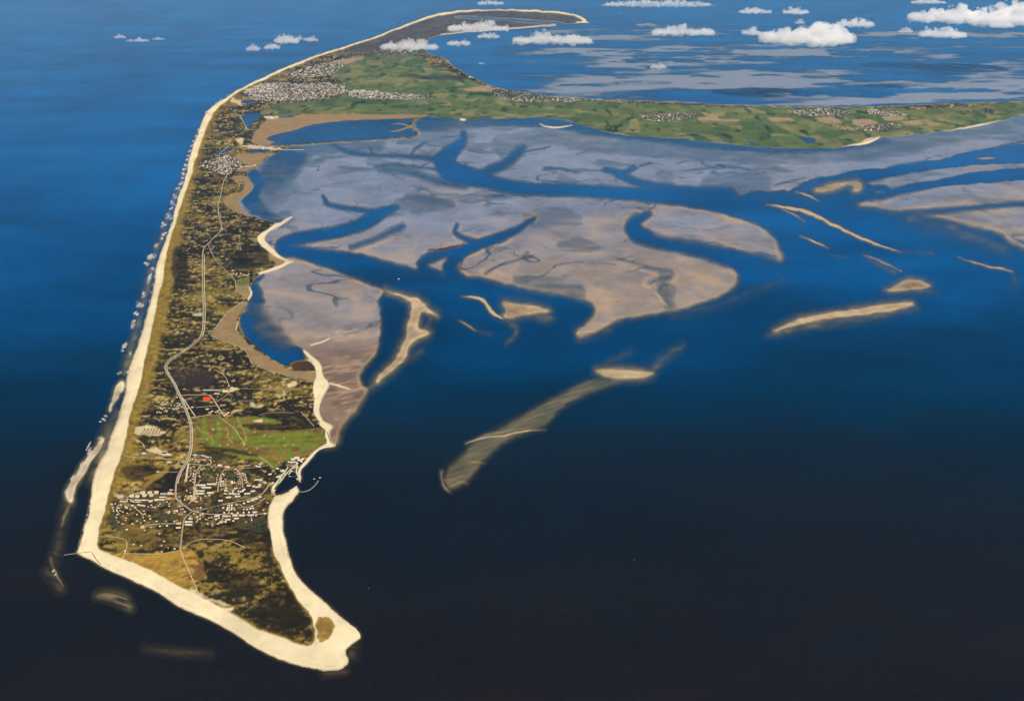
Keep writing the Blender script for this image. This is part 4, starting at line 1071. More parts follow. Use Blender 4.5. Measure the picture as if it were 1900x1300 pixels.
# ------------------------------------------------------------------ helpers for things on the land
def plain(name, col, rough=.8, var=.12, scale=.8):
    m, nt, out = new_mat(name)
    b = N(nt, 'ShaderNodeBsdfPrincipled'); b.inputs['Roughness'].default_value = rough
    nz = noise_node(nt, scale, 3, .6)
    rp = N(nt, 'ShaderNodeValToRGB')
    c = np.array(col)
    rp.color_ramp.elements[0].position = .3; rp.color_ramp.elements[0].color = (*np.clip(c * (1 - var), 0, 1), 1)
    rp.color_ramp.elements[1].position = .7; rp.color_ramp.elements[1].color = (*np.clip(c * (1 + var), 0, 1), 1)
    nt.links.new(nz, rp.inputs['Fac']); nt.links.new(rp.outputs['Color'], b.inputs['Base Color'])
    nt.links.new(b.outputs[0], out.inputs['Surface'])
    return m
M = dict(white=plain('white_render', (.64, .58, .49)), cream=plain('cream_render', (.72, .62, .46)), brick=plain('red_brick', (.34, .13, .08)), thatch=plain('weathered_thatch', (.40, .34, .25), .95, .2),
         pale=plain('pale_roof_sheet', (.56, .49, .38)), red=plain('red_tile', (.46, .16, .09)), slate=plain('dark_slate', (.055, .055, .065)), grey=plain('grey_roof', (.34, .32, .30)), orange=plain('orange_tile', (.62, .20, .05)),
         rust=plain('rust_brown_tile', (.30, .15, .10)), conc=plain('concrete', (.52, .47, .38), .9), stone=plain('basalt_stone', (.20, .18, .15), .9, .4, .3), asphalt=plain('road_surface', (.27, .23, .17), .95, .15, .1), track=plain('sand_track', (.46, .37, .23), .95, .15, .1),
         pave=plain('pink_paving', (.38, .26, .18), .95, .12, .1), leaf=plain('dark_foliage', (.040, .050, .018), .95, .4, .3), leaf2=plain('olive_foliage', (.075, .075, .022), .95, .4, .3), bark=plain('bark', (.09, .06, .04)), redp=plain('red_paint', (.60, .05, .03), .5), whitep=plain('white_paint', (.80, .80, .80), .4),
         glass=plain('lantern_glass', (.12, .16, .18), .1), black=plain('black_solar_roof', (.012, .012, .022), .4), timber=plain('grey_timber', (.30, .26, .20)), greenp=plain('green_paint', (.03, .22, .08)), steel=plain('mast_steel', (.62, .62, .62), .4), hullb=plain('blue_hull', (.03, .07, .25), .4))

def mesh_obj(name, bm, mats, parent=None):
    me = bpy.data.meshes.new(name); bm.to_mesh(me); bm.free()
    for m in mats:
        me.materials.append(M[m])
    o = bpy.data.objects.new(name, me); COL.objects.link(o)
    if parent is not None:
        o.parent = parent
    return o

def box(bm, x0, x1, y0, y1, z0, z1, mi=0):
    vs_ = [bm.verts.new(p) for p in ((x0,y0,z0),(x1,y0,z0),(x1,y1,z0),(x0,y1,z0),(x0,y0,z1),(x1,y0,z1),(x1,y1,z1),(x0,y1,z1))]
    for q in ((0,3,2,1),(4,5,6,7),(0,1,5,4),(1,2,6,5),(2,3,7,6),(3,0,4,7)):
        f = bm.faces.new([vs_[i] for i in q]); f.material_index = mi

def gable(bm, L, W, z0, z1, mi=0, ov=.5, wall=None):
    """ridge along x"""
    x0, x1, y0, y1 = -L / 2 - ov, L / 2 + ov, -W / 2 - ov, W / 2 + ov
    p = [bm.verts.new(q) for q in ((x0,y0,z0),(x1,y0,z0),(x1,y1,z0),(x0,y1,z0),(x0,0,z1),(x1,0,z1))]
    for q in ((0,1,5,4),(2,3,4,5),(3,2,1,0)):
        bm.faces.new([p[i] for i in q]).material_index = mi
    for q in ((0,4,3),(1,2,5)):
        bm.faces.new([p[i] for i in q]).material_index = mi if wall is None else wall

def pyramid(bm, L, W, z0, z1, mi=0, ov=.6, ridge=0.0):
    x0, x1, y0, y1 = -L / 2 - ov, L / 2 + ov, -W / 2 - ov, W / 2 + ov
    p = [bm.verts.new(q) for q in ((x0,y0,z0),(x1,y0,z0),(x1,y1,z0),(x0,y1,z0),(-ridge,0,z1),(ridge + .01,0,z1))]
    for q in ((0,1,5,4),(1,2,5),(2,3,4,5),(3,0,4),(3,2,1,0)):
        bm.faces.new([p[i] for i in q]).material_index = mi

def cyl(bm, r0, r1, z0, z1, n=16, mi=0, x=0, y=0):
    a = [bm.verts.new((x + r0 * math.cos(2*math.pi*k/n), y + r0 * math.sin(2*math.pi*k/n), z0)) for k in range(n)]
    b = [bm.verts.new((x + r1 * math.cos(2*math.pi*k/n), y + r1 * math.sin(2*math.pi*k/n), z1)) for k in range(n)]
    for k in range(n):
        bm.faces.new((a[k], a[(k+1)%n], b[(k+1)%n], b[k])).material_index = mi
    bm.faces.new(a[::-1]).material_index = mi; bm.faces.new(b).material_index = mi

def site(px, py, sea=False):
    """world position of the ground seen at a photograph pixel"""
    if sea:
        X, Y = ground(px, py, 0.0); return float(X), float(Y), 0.0
    z = max(height(px, py), 0)
    for _ in range(3):
        X, Y = ground(px, py, z); cx, cy = chart(float(X), float(Y)); z = max(height(cx, cy), 0)
    return float(X), float(Y), z

def thing(name, label, cat, loc=(0,0,0), rot=0, group=None):
    o = bpy.data.objects.new(name, None); COL.objects.link(o)
    o.empty_display_size = 1; o.location = loc; o.rotation_euler = (0, 0, rot)
    o['label'] = label; o['category'] = cat
    if group: o['group'] = group
    return o

def tag(o, label, cat, group=None):
    o['label'] = label; o['category'] = cat
    if group: o['group'] = group
    return o

def copy_thing(src, loc, rot=0, scale=1.0):
    c = src.copy(); COL.objects.link(c); c.location = loc; c.rotation_euler = (0, 0, rot); c.scale = (scale,) * 3 if isinstance(scale, (int, float)) else scale
    for ch in src.children:
        k = ch.copy(); COL.objects.link(k); k.parent = c
    return c

# ------------------------------------------------------------------ roads and tracks
def ribbon(name, pts, width, mat, label=None, lift=.9, smooth=2, step=9.0, sea=False):
    p = chaikin_open(pts, smooth)
    W = []
    for x, y in p:
        X, Y, z = site(x, y, sea); W.append((X, Y))
    W = np.array(W)
    d = np.concatenate([[0], np.cumsum(np.hypot(*np.diff(W, axis=0).T))])
    n = max(2, int(d[-1] / step))
    s = np.linspace(0, d[-1], n + 1)
    cx = np.interp(s, d, W[:, 0]); cy = np.interp(s, d, W[:, 1])
    tx = np.gradient(cx); ty = np.gradient(cy); L = np.hypot(tx, ty) + 1e-9
    nx, ny = -ty / L, tx / L
    zs = []
    for k in (-1.0, -.5, 0, .5, 1.0):
        X = cx + nx * width * .55 * k; Y = cy + ny * width * .55 * k
        u, v = chart(X, Y); zs.append(sample(H, u, v))
    z = np.maximum(np.max(zs, 0), .2)
    z = np.maximum(z, np.maximum(np.roll(z, 1), np.roll(z, -1)) - .4) + lift
    vs_, fs_ = [], []
    for i in range(n + 1):
        for k in (-.5, .5):
            vs_.append((float(cx[i] + nx[i] * width * k), float(cy[i] + ny[i] * width * k), float(z[i])))
    m = len(vs_)
    for i in range(n):
        fs_.append((2*i+1, 2*i, 2*i+2, 2*i+3))
    me = bpy.data.meshes.new(name); me.from_pydata(vs_, [], fs_); me.materials.append(M[mat])
    o = bpy.data.objects.new(name, me); COL.objects.link(o); o['kind'] = 'structure'
    if label: o['label'] = label
    return o
MAIN = [(357,948),(345,939.5),(332,930),(327,924),(325.5,916),(327,896),(330,883),(337,869),(344.6,857),(351,842),(354,822),(353.5,788),(349,774),(339,747),(329,727),(321.7,709.7),(307.5,690),(305.6,677.5),(314,667),(337,653),(365,632),(375.5,619),(377.6,588),(377.2,560),(375.7,526),(375.7,471),(378,460),(386,452),(400.6,437.5),(410.5,428.5),(411.7,421),(406,400.6),(404,378.5),(406.5,386),(409,367),(412.6,341),(422,326),(420,307.7),(411,296.6),(404,288),(420,274.5),(427,270),(423,261.5),(433,254),(460.6,241),(450,224),(444,214)]
MAIN = [p for p in MAIN if p != (406.5,386)]
ribbon('road', MAIN, 13, 'asphalt', 'pale main road running the length of the island')
ribbon('railway_track', [(x + (3.4 if y < 860 else 3.0), y + .8) for x, y in MAIN[5:26]], 7, 'track', 'old rail bed turned path beside the main road', .8)
ROADS = [([(357,948),(379,944),(389,942),(418,934.5),(431,932),(455,928),(485,918.5),(493,908),(500,898)],11,'asphalt','road from the village centre to the harbour'),([(357,948),(375,952),(406,955),(425,952),(443,955),(478,954),(500,951)],10,'pave','pink paved village street to the beach'),
 ([(357,948),(345,958),(341,965),(338,985),(334.6,1019)],9,'asphalt','straight road leading south out of the village'),([(426,934.5),(425,952)],7,'track',None),([(443,934),(452,941),(460,941),(474,936),(485,929),(492,923)],7,'asphalt',None),
 ([(346,859.5),(360,861),(373,862),(389,863),(393,857),(389,852),(379,848)],7,'track',None),([(360,858),(374,850)],7,'track',None),([(373,863),(364,875),(362,889),(361,906),(358,926),(350,934)],9,'pave',None),([(434,868),(418,869),(409,881),(405,900),(404,912)],8,'pave',None),([(437,869),(447,879),(450,894),(450.5,904)],8,'pave',None),
 ([(390,864),(427,867.5)],7,'pave',None),([(350,861),(347,875),(345,893)],15,'track',None),([(386,452),(388,460),(400.6,484),(420,503),(437.6,519),(438,541)],8,'asphalt','side road to the holiday camp on the inner shore'),([(411,428.5),(430,414),(448.6,400)],8,'asphalt','side road slanting to the inner shore'),
 ([(477,204),(500,192),(520,185),(529,176.6)],20,'asphalt',None),([(351,775),(386,770)],8,'track',None),([(338,737),(347,749),(362,772)],8,'track',None),([(337,733),(370,732),(391,732),(403,752),(417,773)],8,'track',None),([(363,756),(403,752)],7,'track',None),
 ([(234,925.5),(247,927),(300,928),(318,926),(327,924)],10,'asphalt','street in front of the white apartment blocks'),([(234,924),(245,916),(262,914)],8,'track',None),([(233,934),(222,935),(217,940),(217,948),(222,954)],6,'track',None),([(249,941),(259,949),(266,956)],6,'track',None),([(269,976),(284,972),(309,971),(333,971)],7,'track',None),
 ([(446,215),(455,232),(460.6,241)],9,'asphalt',None),([(505,905),(520,886),(535,866)],9,'conc',None)]
for pts, w, m, lab in ROADS:
    ribbon('road', pts, w, m, lab)
PATHS = [[(334.6,1019),(343,1043),(355.6,1070),(362,1086),(368,1098)],[(180,996),(205,994.5),(232,999.5),(237,1009),(232,1026),(225.6,1039)],[(232,1026.5),(266,1027),(291,1028),(315,1025),(334,1020)],[(334,1020),(345,1012),(358,1003),(378,999),(420,1001),(435,1006),(455,1016)],[(293,875),(330,875.5)],[(227,842.5),(237,848),(271,848.6),(310,851),(342,853.5)],[(268,833),(266,822),(248,813)],
 [(426,721),(469.5,721),(526,723),(560,722)],[(428,723),(420,734),(401,745.7)],[(526,723),(527,742)],[(481,770),(498,764.6),(545,765.6)],[(558,763),(570,776),(583,791)],[(426,717),(418,696),(397,685)],[(390,622),(412,632),(437,641),(456,650),(463,665),(467,676),(488,684),(526,695),(564,707)],[(391,620),(410,594),(424,577),(450,560)],
 [(407,773),(425,787),(436,795),(444,810),(455,824)],[(480,847),(493,854),(508,868)],[(498,980),(497,962),(499,945),(504,932),(519,919)],[(443,869),(480,867),(499,862)],[(585,1160),(588,1185),(586,1198)],[(430,748),(452,745),(470,742)],[(377,495),(411,494)]]
for pts in PATHS:
    ribbon('path', pts, 4.5, 'track', None, .7)

# ------------------------------------------------------------------ houses
def cottage(name, L, W, hw, hr, wall, roof, pyr=False, dormer=True):
    bm = bmesh.new()
    box(bm, -L/2, L/2, -W/2, W/2, -2.5, hw, 0)
    if pyr: pyramid(bm, L, W, hw, hw + hr, 1, .5, L * .12)
    else: gable(bm, L, W, hw, hw + hr, 1, .5, 0)
    box(bm, L*.22, L*.22+1, -.5, .5, hw + hr*.5, hw + hr + 1, 0)                 # chimney
    if dormer:
        box(bm, -L*.16, L*.12, -W/2 - .4, -W*.12, hw, hw + hr*.62, 0)
    o = mesh_obj(name, bm, [wall, roof]); o.location = (0, 0, -500)
    return o
protos = {'w': cottage('house', 13, 10, 4.2, 4.8, 'white', 'pale'), 'p': cottage('house', 13, 12.5, 4.6, 5.8, 'white', 'pale', True, False), 't': cottage('house', 12, 9, 3, 4.6, 'white', 'thatch'), 'k': cottage('house', 12.5, 10, 4, 5, 'cream', 'rust'),
          'r': cottage('house', 12, 9.5, 4, 4.6, 'white', 'red'), 's': cottage('house', 12.5, 9.5, 4.2, 4.6, 'white', 'slate'), 'c': cottage('chalet', 8.5, 6.5, 2.8, 1.8, 'white', 'pale', False, False), 'd': cottage('house', 10, 9, 3.6, 4.2, 'cream', 'grey')}
used_proto = set()
def part_of(lst, x, y):
    xs = [p[0] for p in lst]; ys = [p[1] for p in lst]
    mx, my = (min(xs) + max(xs)) / 2, (min(ys) + max(ys)) / 2
    return ('upper ' if y < my else 'lower ') + ('left' if x < mx else 'right')
def place(kind, px, py, rot, sc, label, group, cat='house'):
    X, Y, z = site(px, py)
    src = protos[kind]
    if kind in used_proto:
        o = src.copy(); COL.objects.link(o)
    else:
        o = src; used_proto.add(kind)
    o.location = (X, Y, z); o.rotation_euler = (0, 0, rot); o.scale = sc
    tag(o, label, cat, group)
    return o

C1 = [(430,165),(540,230),(400,325),(485,345),(560,330),(480,400),(370,440),(240,460),(215,350),(720,380),(760,330),(850,390),(990,330),(1110,300),(870,450),(740,500),(680,495),(200,620),(230,650),(290,625),(250,730),(310,720),(60,770),(140,780),(60,840),(210,880),(280,870),(370,800),(750,690),(850,680),(650,860),(760,800),(540,940),(750,960),(910,880),(840,900),(990,860),(1080,800),(1180,970),(1000,1030),(1060,1050),(1100,990),(760,1035),(830,1020),(730,1095),(880,1140),(1060,1160),(1200,1170),(1200,1230),(1400,990),(1510,1010),(1480,1070),(1560,1090),(130,1060),(60,1090)]
C2T = [(370,610),(490,610),(360,690),(480,680),(350,750),(480,740),(230,690),(545,690),(575,740),(1105,635),(1050,710),(1140,700),(850,730),(950,735),(260,830),(490,855),(665,840),(845,830),(1005,820),(1220,915),(100,990),(210,1005),(540,1080),(310,1110),(70,1160),(15,1030),(860,550),(640,590),(1450,745),(1565,530)]
C2 = [(330,100),(460,110),(580,105),(640,90),(730,95),(290,170),(340,172),(400,188),(540,165),(520,215),(690,185),(275,260),(325,265),(650,270),(700,265),(610,305)]
C3 = [(680,290),(780,290),(600,350),(700,355),(530,410),(800,440),(1070,500),(940,610),(1100,660),(1260,690),(1200,610),(1310,610),(1280,520),(1250,410),(650,585),(550,630),(545,705),(670,710),(820,705),(880,660),(790,770),(560,790),(640,800),(530,855),(800,860),(830,890),(480,890),(620,870),(600,945),(545,1000),(640,960),(680,700),(630,1050),(790,1060),(830,1000),(380,985),(375,1040),(1160,890),(270,270),(180,470),(310,445),(1340,970),(1330,1050),(1470,940),(1480,1010),(1460,1060),(1450,1110),(1450,1160),(1520,1040),(1540,1100),(1530,1150),(1560,830)]
C4 = [(165,640),(165,700),(170,770),(155,840),(180,945),(240,690),(265,720),(230,750),(265,780),(240,820),(300,640),(310,700),(310,760),(310,820),(230,480),(300,440),(40,580),(35,640),(40,730),(10,790),(70,510),(560,350),(610,320),(690,370),(570,430),(640,430),(660,480),(710,480),(720,540),(680,570),(745,590),(730,640),(690,690),(745,700),(690,760),(745,770),(630,830),(810,460),(770,470),(900,480),(895,530),(840,520),(910,580),(935,615),(920,660),(960,690),(930,730),(880,660),(840,600),(1610,490)]
C5 = [(105,520),(200,500),(130,590),(140,640),(150,700),(240,690),(330,685),(400,715),(300,610),(470,570),(360,540),(510,610),(610,650),(520,750),(660,550),(740,590),(260,790),(230,870),(490,880),(480,945),(230,940),(400,1035),(780,790),(780,960),(660,1035),(890,1010),(990,950),(950,860),(990,770),(970,690),(1115,825),(1140,905),(1310,970),(1560,960),(1400,1100),(1590,1090),(1150,1130),(1630,750),(1650,710),(1580,720),(1790,690),(1790,740),(1840,700),(1650,560),(1590,450),(1650,500),(1170,540),(1090,580),(1200,590),(1270,585),(1360,550),(1400,500),(990,1210),(510,1190),(200,1200),(1680,130),(1730,130),(290,990)]
C9 = [(232,1022),(248,1010),(262,1012),(300,1012),(312,1016),(324,1018),(296,990),(300,1023),(305,1004)]
def area(lst, x0, y0, s, kinds, label, group, seed, lo=.7, hi=1.0):
    r = random.Random(seed)
    for (a, b) in lst:
        k = r.choice(kinds)
        nm = {'w': 'white house with pale gabled roof', 'p': 'white house with pale pyramid roof', 't': 'white cottage with brown thatched roof', 'k': 'cream house with rust brown roof', 'r': 'white house with red tiled roof', 's': 'white house with dark slate roof', 'd': 'small cream house with grey roof'}[k]
        sc = r.uniform(lo, hi)
        place(k, x0 + a / s, y0 + b / s, r.choice((0, 0, .15, -.2, .35)), (sc, sc, sc * r.uniform(.9, 1.1)), nm + ' ' + label + ', ' + part_of(lst, a, b) + ' part', nm + 's ' + group + ', ' + part_of(lst, a, b))
area(C1, 320, 900, 16.25, 'wtkdrst', 'beside the main road junction', 'round the main road junction', 1)
area(C2T, 400, 900, 16.25, 'ppw', 'along the street to the east beach', 'along the street to the east beach', 2)
area(C2, 400, 900, 16.25, 'wws', 'in the rows above the harbour road', 'in the rows above the harbour road', 3)
area(C3, 320, 830, 16.25, 'dktdk', 'in the lanes below the golf course', 'in the lanes below the golf course', 4, .65, 1.0)
area(C4, 400, 850, 16.25, 'ddkw', 'in the lanes round the church', 'in the lanes round the church', 5, .6, .85)
area(C5, 200, 900, 14.446, 'tttdw', 'among the western dunes', 'among the western dunes', 6, .75, 1.0)
area(C9, 0, 0, 1, 'tdt', 'at the southern edge of the village', 'at the southern edge of the village', 7)

# rows of chalets and the camp
r = random.Random(9)
def chalet(px, py, label, group, sc=1.0, rot=0):
    place('c', px, py, rot, (sc, sc, sc), label, group, 'chalet')
for k in range(8): chalet(360 + k * 2.62, 844.6 + k * .06, 'white chalet in the upper row beside the golf course', 'upper chalet row beside the golf course', 1.25)
for k in range(5): chalet(381 + k * 2.5, 846.8 + k * .5, 'white chalet in the short row right of the upper chalet row', 'short chalet row right of the upper row', 1.25)
for k in range(11): chalet(251.6 + k * 2.3, 927.8 + .1 * (k % 2), 'white terraced holiday unit in front of the apartment blocks', 'front terrace before the apartment blocks', 1.15)
for k in range(5): chalet(252.6 + k * 1.9, 931.2, 'white unit in the short second terrace', 'short second terrace', 1.05)
C7 = [(570,250),(600,270),(545,275),(570,290),(450,310),(490,320),(540,350),(570,365),(600,340),(480,420),(520,415),(550,425),(610,400),(650,405),(635,385),(690,345),(720,300),(780,300),(830,310),(860,300),(890,310),(910,330),(850,340),(800,350),(780,370),(820,370),(740,350),(760,370),(830,260),(870,275),(660,240),(1010,350),(1090,325),(820,160),(740,225)]
for a, b in C7: chalet(240 + a / 9.283, 720 + b / 9.283, 'white hut in the ' + part_of(C7, a, b) + ' part of the dune holiday camp', part_of(C7, a, b) + ' huts of the dune holiday camp', r.uniform(1.0, 1.5), r.uniform(-.4, .4))
C10 = [(1040,770),(1045,800),(1080,800),(1120,800),(1150,810),(1170,815),(1100,830),(1070,815),(1190,820),(1200,805)]
for a, b in C10: chalet(240 + a / 5.416, 360 + b / 5.416, 'white hut of the holiday camp on the inner shore', 'holiday camp huts on the inner shore', r.uniform(1.2, 1.8))

# ------------------------------------------------------------------ larger buildings
def block(name, label, px, py, wpx, depth, hh, wall, roof, rot=0.0, roofh=0.0, cat='building', group=None, parapet=False):
    X, Y, z = site(px, py)
    mpp = math.sqrt(X*X + Y*Y + (CAM_H - z)**2) / FOC
    L = wpx * mpp
    t = thing(name, label, cat, (X, Y, z), rot, group)
    bm = bmesh.new(); box(bm, -L/2, L/2, -depth/2, depth/2, -3, hh, 0); mesh_obj('wall', bm, [wall], t)
    bm = bmesh.new()
    if roofh > 0:
        gable(bm, L, depth, hh + .01, hh + roofh, 0, .8)
    else:
        box(bm, -L/2 + (1.6 if parapet else -.4), L/2 - (1.6 if parapet else -.4), -depth/2 + (1.6 if parapet else -.4), depth/2 - (1.6 if parapet else -.4), hh + .01, hh + .6, 0)
    mesh_obj('roof', bm, [roof], t)
    if parapet:
        bm = bmesh.new()
        for x0, x1, y0, y1 in ((-L/2, L/2, -depth/2, -depth/2+1.5), (-L/2, L/2, depth/2-1.5, depth/2), (-L/2, -L/2+1.5, -depth/2+1.5, depth/2-1.5), (L/2-1.5, L/2, -depth/2+1.5, depth/2-1.5)):
            box(bm, x0, x1, y0, y1, hh + .01, hh + 2.0, 0)
        mesh_obj('parapet', bm, [wall], t)
    # window band facing the beach side
    n = max(2, int(L / 4))
    bm = bmesh.new()
    for f in range(max(1, int(hh // 3))):
        for k in range(n):
            x = -L/2 + (k + .5) * L / n
            box(bm, x - .7, x + .7, -depth/2 - .06, -depth/2 + .02, 1 + 3 * f, 2.2 + 3 * f, 0)
    w = mesh_obj('window_row', bm, ['glass'], t)
    return t
L1 = [(840,185,230,'upper'),(840,262,230,'second'),(1020,80,270,'long'),(860,8,270,'uppermost left'),(1140,238,180,'slightly turned')]
nm = ['upper one of the two stacked white terraces','lower one of the two stacked white terraces','long white terrace right above the stacked pair','uppermost left white terrace of the housing rows','white terrace turned toward the car park']
for (a, b, w, _), lab in zip(L1, nm): block('terrace_block', lab, 320 + a / 16.25, 900 + b / 16.25, w / 16.25, 11, 7.5, 'white', 'pale', 0, 2.5, 'apartment block')
block('terrace_block', 'uppermost right white terrace of the housing rows', 320 + 1185/16.25, 830 + 1115/16.25, 270/16.25, 11, 7.5, 'white', 'pale', 0, 2.5, 'apartment block')
for (a, b, w), lab in zip([(545,1020,110),(495,1115,210),(490,1200,200)], ['short white block beside the straight south road','long white block right of the orange roofed hall','cream block below the long white block by the south road']):
    block('apartment_block', lab, 320 + a/16.25, 900 + b/16.25, w/16.25, 11, 7.5, 'cream' if b == 1200 else 'white', 'pale', 0, 2, 'apartment block')
LB = [(395,372,140,.12),(670,345,150,.2),(150,470,125,.12),(955,260,165,.25),(1125,185,125,.3),(455,260,105,0),(560,270,100,.05),(790,190,105,.3),(850,140,90,.8),(1000,20,105,-.1),(1240,60,75,0),(1320,50,60,.2),(1150,45,65,0)]
for a, b, w, ro in LB: block('terrace_block', 'long pale terrace in the staggered rows above the harbour road', 400 + a/16.25, 900 + b/16.25, w/16.25, 10, 6, 'white', 'pale', ro, 2.4, 'apartment block', 'staggered terraces above the harbour road')
LS = [(1060,910,180,0),(805,915,160,0),(585,920,140,0),(330,940,235,0),(70,920,105,.2),(370,1040,145,0),(630,1010,130,.12),(1180,820,125,.1),(165,1120,95,0),(1115,450,95,.4),(1225,410,105,.1),(1340,360,85,.2),(990,500,85,.1),(1490,865,60,0),(20,935,100,.2)]
for a, b, w, ro in LS: block('terrace_block', 'long white terrace along the street to the east beach', 400 + a/16.25, 900 + b/16.25, w/16.25, 10, 6, 'white', 'pale', ro, 2.4, 'apartment block', 'white terraces along the east beach street')
VIL = [(940,215,95,'cream','grey','square flat roofed block, leftmost of the back row'),(1130,210,95,'cream','rust','square flat roofed block with a brown roof in the middle of the back row'),(1305,205,90,'cream','grey','square flat roofed block, right end of the back row of three'),(985,290,85,'cream','grey','square block in front of the left back row block'),(1175,280,80,'cream','rust','square block in front of the brown roofed block'),(650,305,90,'cream','thatch','squat brown block at the left end of the apartment group'),(795,315,85,'cream','thatch','tall grey brown block second from the left of the apartment group'),(1655,230,90,'cream','rust','square block beside the main road with a brown courtyard roof')]
for a, b, w, wl, rf, lab in VIL: block('apartment_block', lab, 200 + a/14.446, 900 + b/14.446, w/14.446, 20, 11, wl, rf, 0, 0, 'apartment block', None, True)
block('apartment_block', 'white building with a black roof and a pale light well near the west beach', 200 + 432/14.446, 900 + 425/14.446, 180/14.446, 22, 7, 'white', 'black', 0, 0, 'building', None, True)
block('supermarket', 'orange roofed shop beside the main road bend', 200 + 1740/14.446, 900 + 235/14.446, 65/14.446, 16, 6, 'cream', 'orange', 0, 2.5, 'shop')
block('supermarket', 'long shop with an orange front below the square road side block', 200 + 1625/14.446, 900 + 352/14.446, 125/14.446, 14, 5, 'cream', 'orange', 0, 2, 'shop')
block('hall', 'grey hall left of the square road side block', 200 + 1490/14.446, 900 + 235/14.446, 150/14.446, 14, 5, 'conc', 'grey', 0, 0, 'hall')
block('hall', 'long cream hall below the grey hall', 200 + 1470/14.446, 900 + 325/14.446, 150/14.446, 12, 5, 'cream', 'pale', 0, 2, 'hall')
block('hall', 'wide pale hall lowest of the road side group', 200 + 1450/14.446, 900 + 392/14.446, 130/14.446, 12, 5, 'cream', 'pale', 0, 2, 'hall')
block('apartment_block', 'angled white house right of the front terrace', 200 + 1310/14.446, 900 + 402/14.446, 90/14.446, 12, 8, 'white', 'pale', .35, 2.5, 'apartment block')
block('apartment_block', 'small white block between the terrace and the angled white house', 200 + 1150/14.446, 900 + 437/14.446, 90/14.446, 11, 6, 'white', 'pale', 0, 2.5, 'apartment block')
block('terrace_block', 'long white terrace slanting down to the right below the second terrace', 200 + 900/14.446, 900 + 545/14.446, 215/14.446, 10, 6, 'white', 'pale', -.30, 2.5, 'apartment block')
block('terrace_block', 'short white terrace slanting beside the black roofed building', 200 + 660/14.446, 900 + 440/14.446, 130/14.446, 9, 6, 'white', 'pale', -.55, 2.5, 'apartment block')
block('hall', 'orange roofed hall beside the straight south road', 320 + 192/16.25, 900 + 1150/16.25, 128/16.25, 18, 6, 'cream', 'orange', 0, 3.5, 'hall')
block('hall', 'pale low hall below the orange roofed hall', 320 + 180/16.25, 900 + 1285/16.25, 130/16.25, 12, 5, 'cream', 'pale', 0, 2, 'hall')
block('hall', 'red roofed house row beside the main road above the village', 320 + 330/16.25, 830 + 235/16.25, 140/16.25, 10, 4, 'cream', 'red', 0, 2.5, 'building')
block('house', 'big house with a wide red roof inside the road loop', 320 + 950/16.25, 830 + 378/16.25, 120/16.25, 14, 5, 'white', 'red', -.3, 6, 'house')
block('hall', 'long pink paved hall at the head of the lanes', 320 + 1430/16.25, 830 + 545/16.25, 110/16.25, 12, 5, 'cream', 'pale', 0, 2, 'building')
block('school', 'long pale house left of the dry brown mound', 400 + 130/16.25, 850 + 215/16.25, 120/16.25, 12, 6, 'white', 'pale', -.15, 2.5, 'building')
block('school', 'pale pink house touching the dry brown mound', 400 + 350/16.25, 850 + 268/16.25, 130/16.25, 12, 6, 'white', 'pale', -.1, 2.5, 'building')
block('school', 'white school wing on the sports ground above the harbour road', 400 + 1300/16.25, 850 + 655/16.25, 230/16.25, 10, 5, 'white', 'pale', -.08, 1.5, 'school')
block('school', 'slanting white wing right of the sports ground', 400 + 1468/16.25, 850 + 735/16.25, 90/16.25, 30, 5, 'cream', 'grey', .9, 0, 'school')
block('house', 'large white roof lowest at the sports ground', 400 + 1335/16.25, 850 + 800/16.25, 90/16.25, 10, 5, 'cream', 'pale', 0, 2, 'house')
for k, (a, b) in enumerate([(1250,240),(1330,262),(1338,192)]): block('club_house', ['left roof of the golf club houses','lower right roof of the golf club houses','upper roof of the golf club houses'][k], 400 + a/16.25, 850 + b/16.25, 75/16.25, 12, 4, 'white', 'pale', -.6, 3, 'club house')
block('school', 'large pale school hall with a black solar roof near the west dunes', 305, 841, 8, 22, 5, 'white', 'black', -.25, 0, 'school')
block('school', 'bright white hall at the right tip of the school yard', 313.5, 844.2, 9, 14, 6, 'white', 'pale', -.25, 0, 'school')
block('hall', 'round cornered pale hall left of the school yard', 267, 841, 6, 16, 5, 'cream', 'pale', 0, 2, 'hall')
block('hall', 'pale hall at the end of the track in the heath', 293, 875, 4, 10, 4, 'cream', 'pale', 0, 2, 'hall')
block('hall', 'white hut by the track left of the main road above the village', 314, 857.5, 7, 9, 4, 'cream', 'pale', .15, 2, 'hall')
block('church', 'white church with a tall pointed white roof', 430.2, 896.3, 3.6, 16, 5, 'white', 'pale', 1.2, 15, 'church')
block('church', 'small white annex right of the church', 435, 895.6, 1.8, 8, 4, 'white', 'pale', 1.2, 7, 'church')
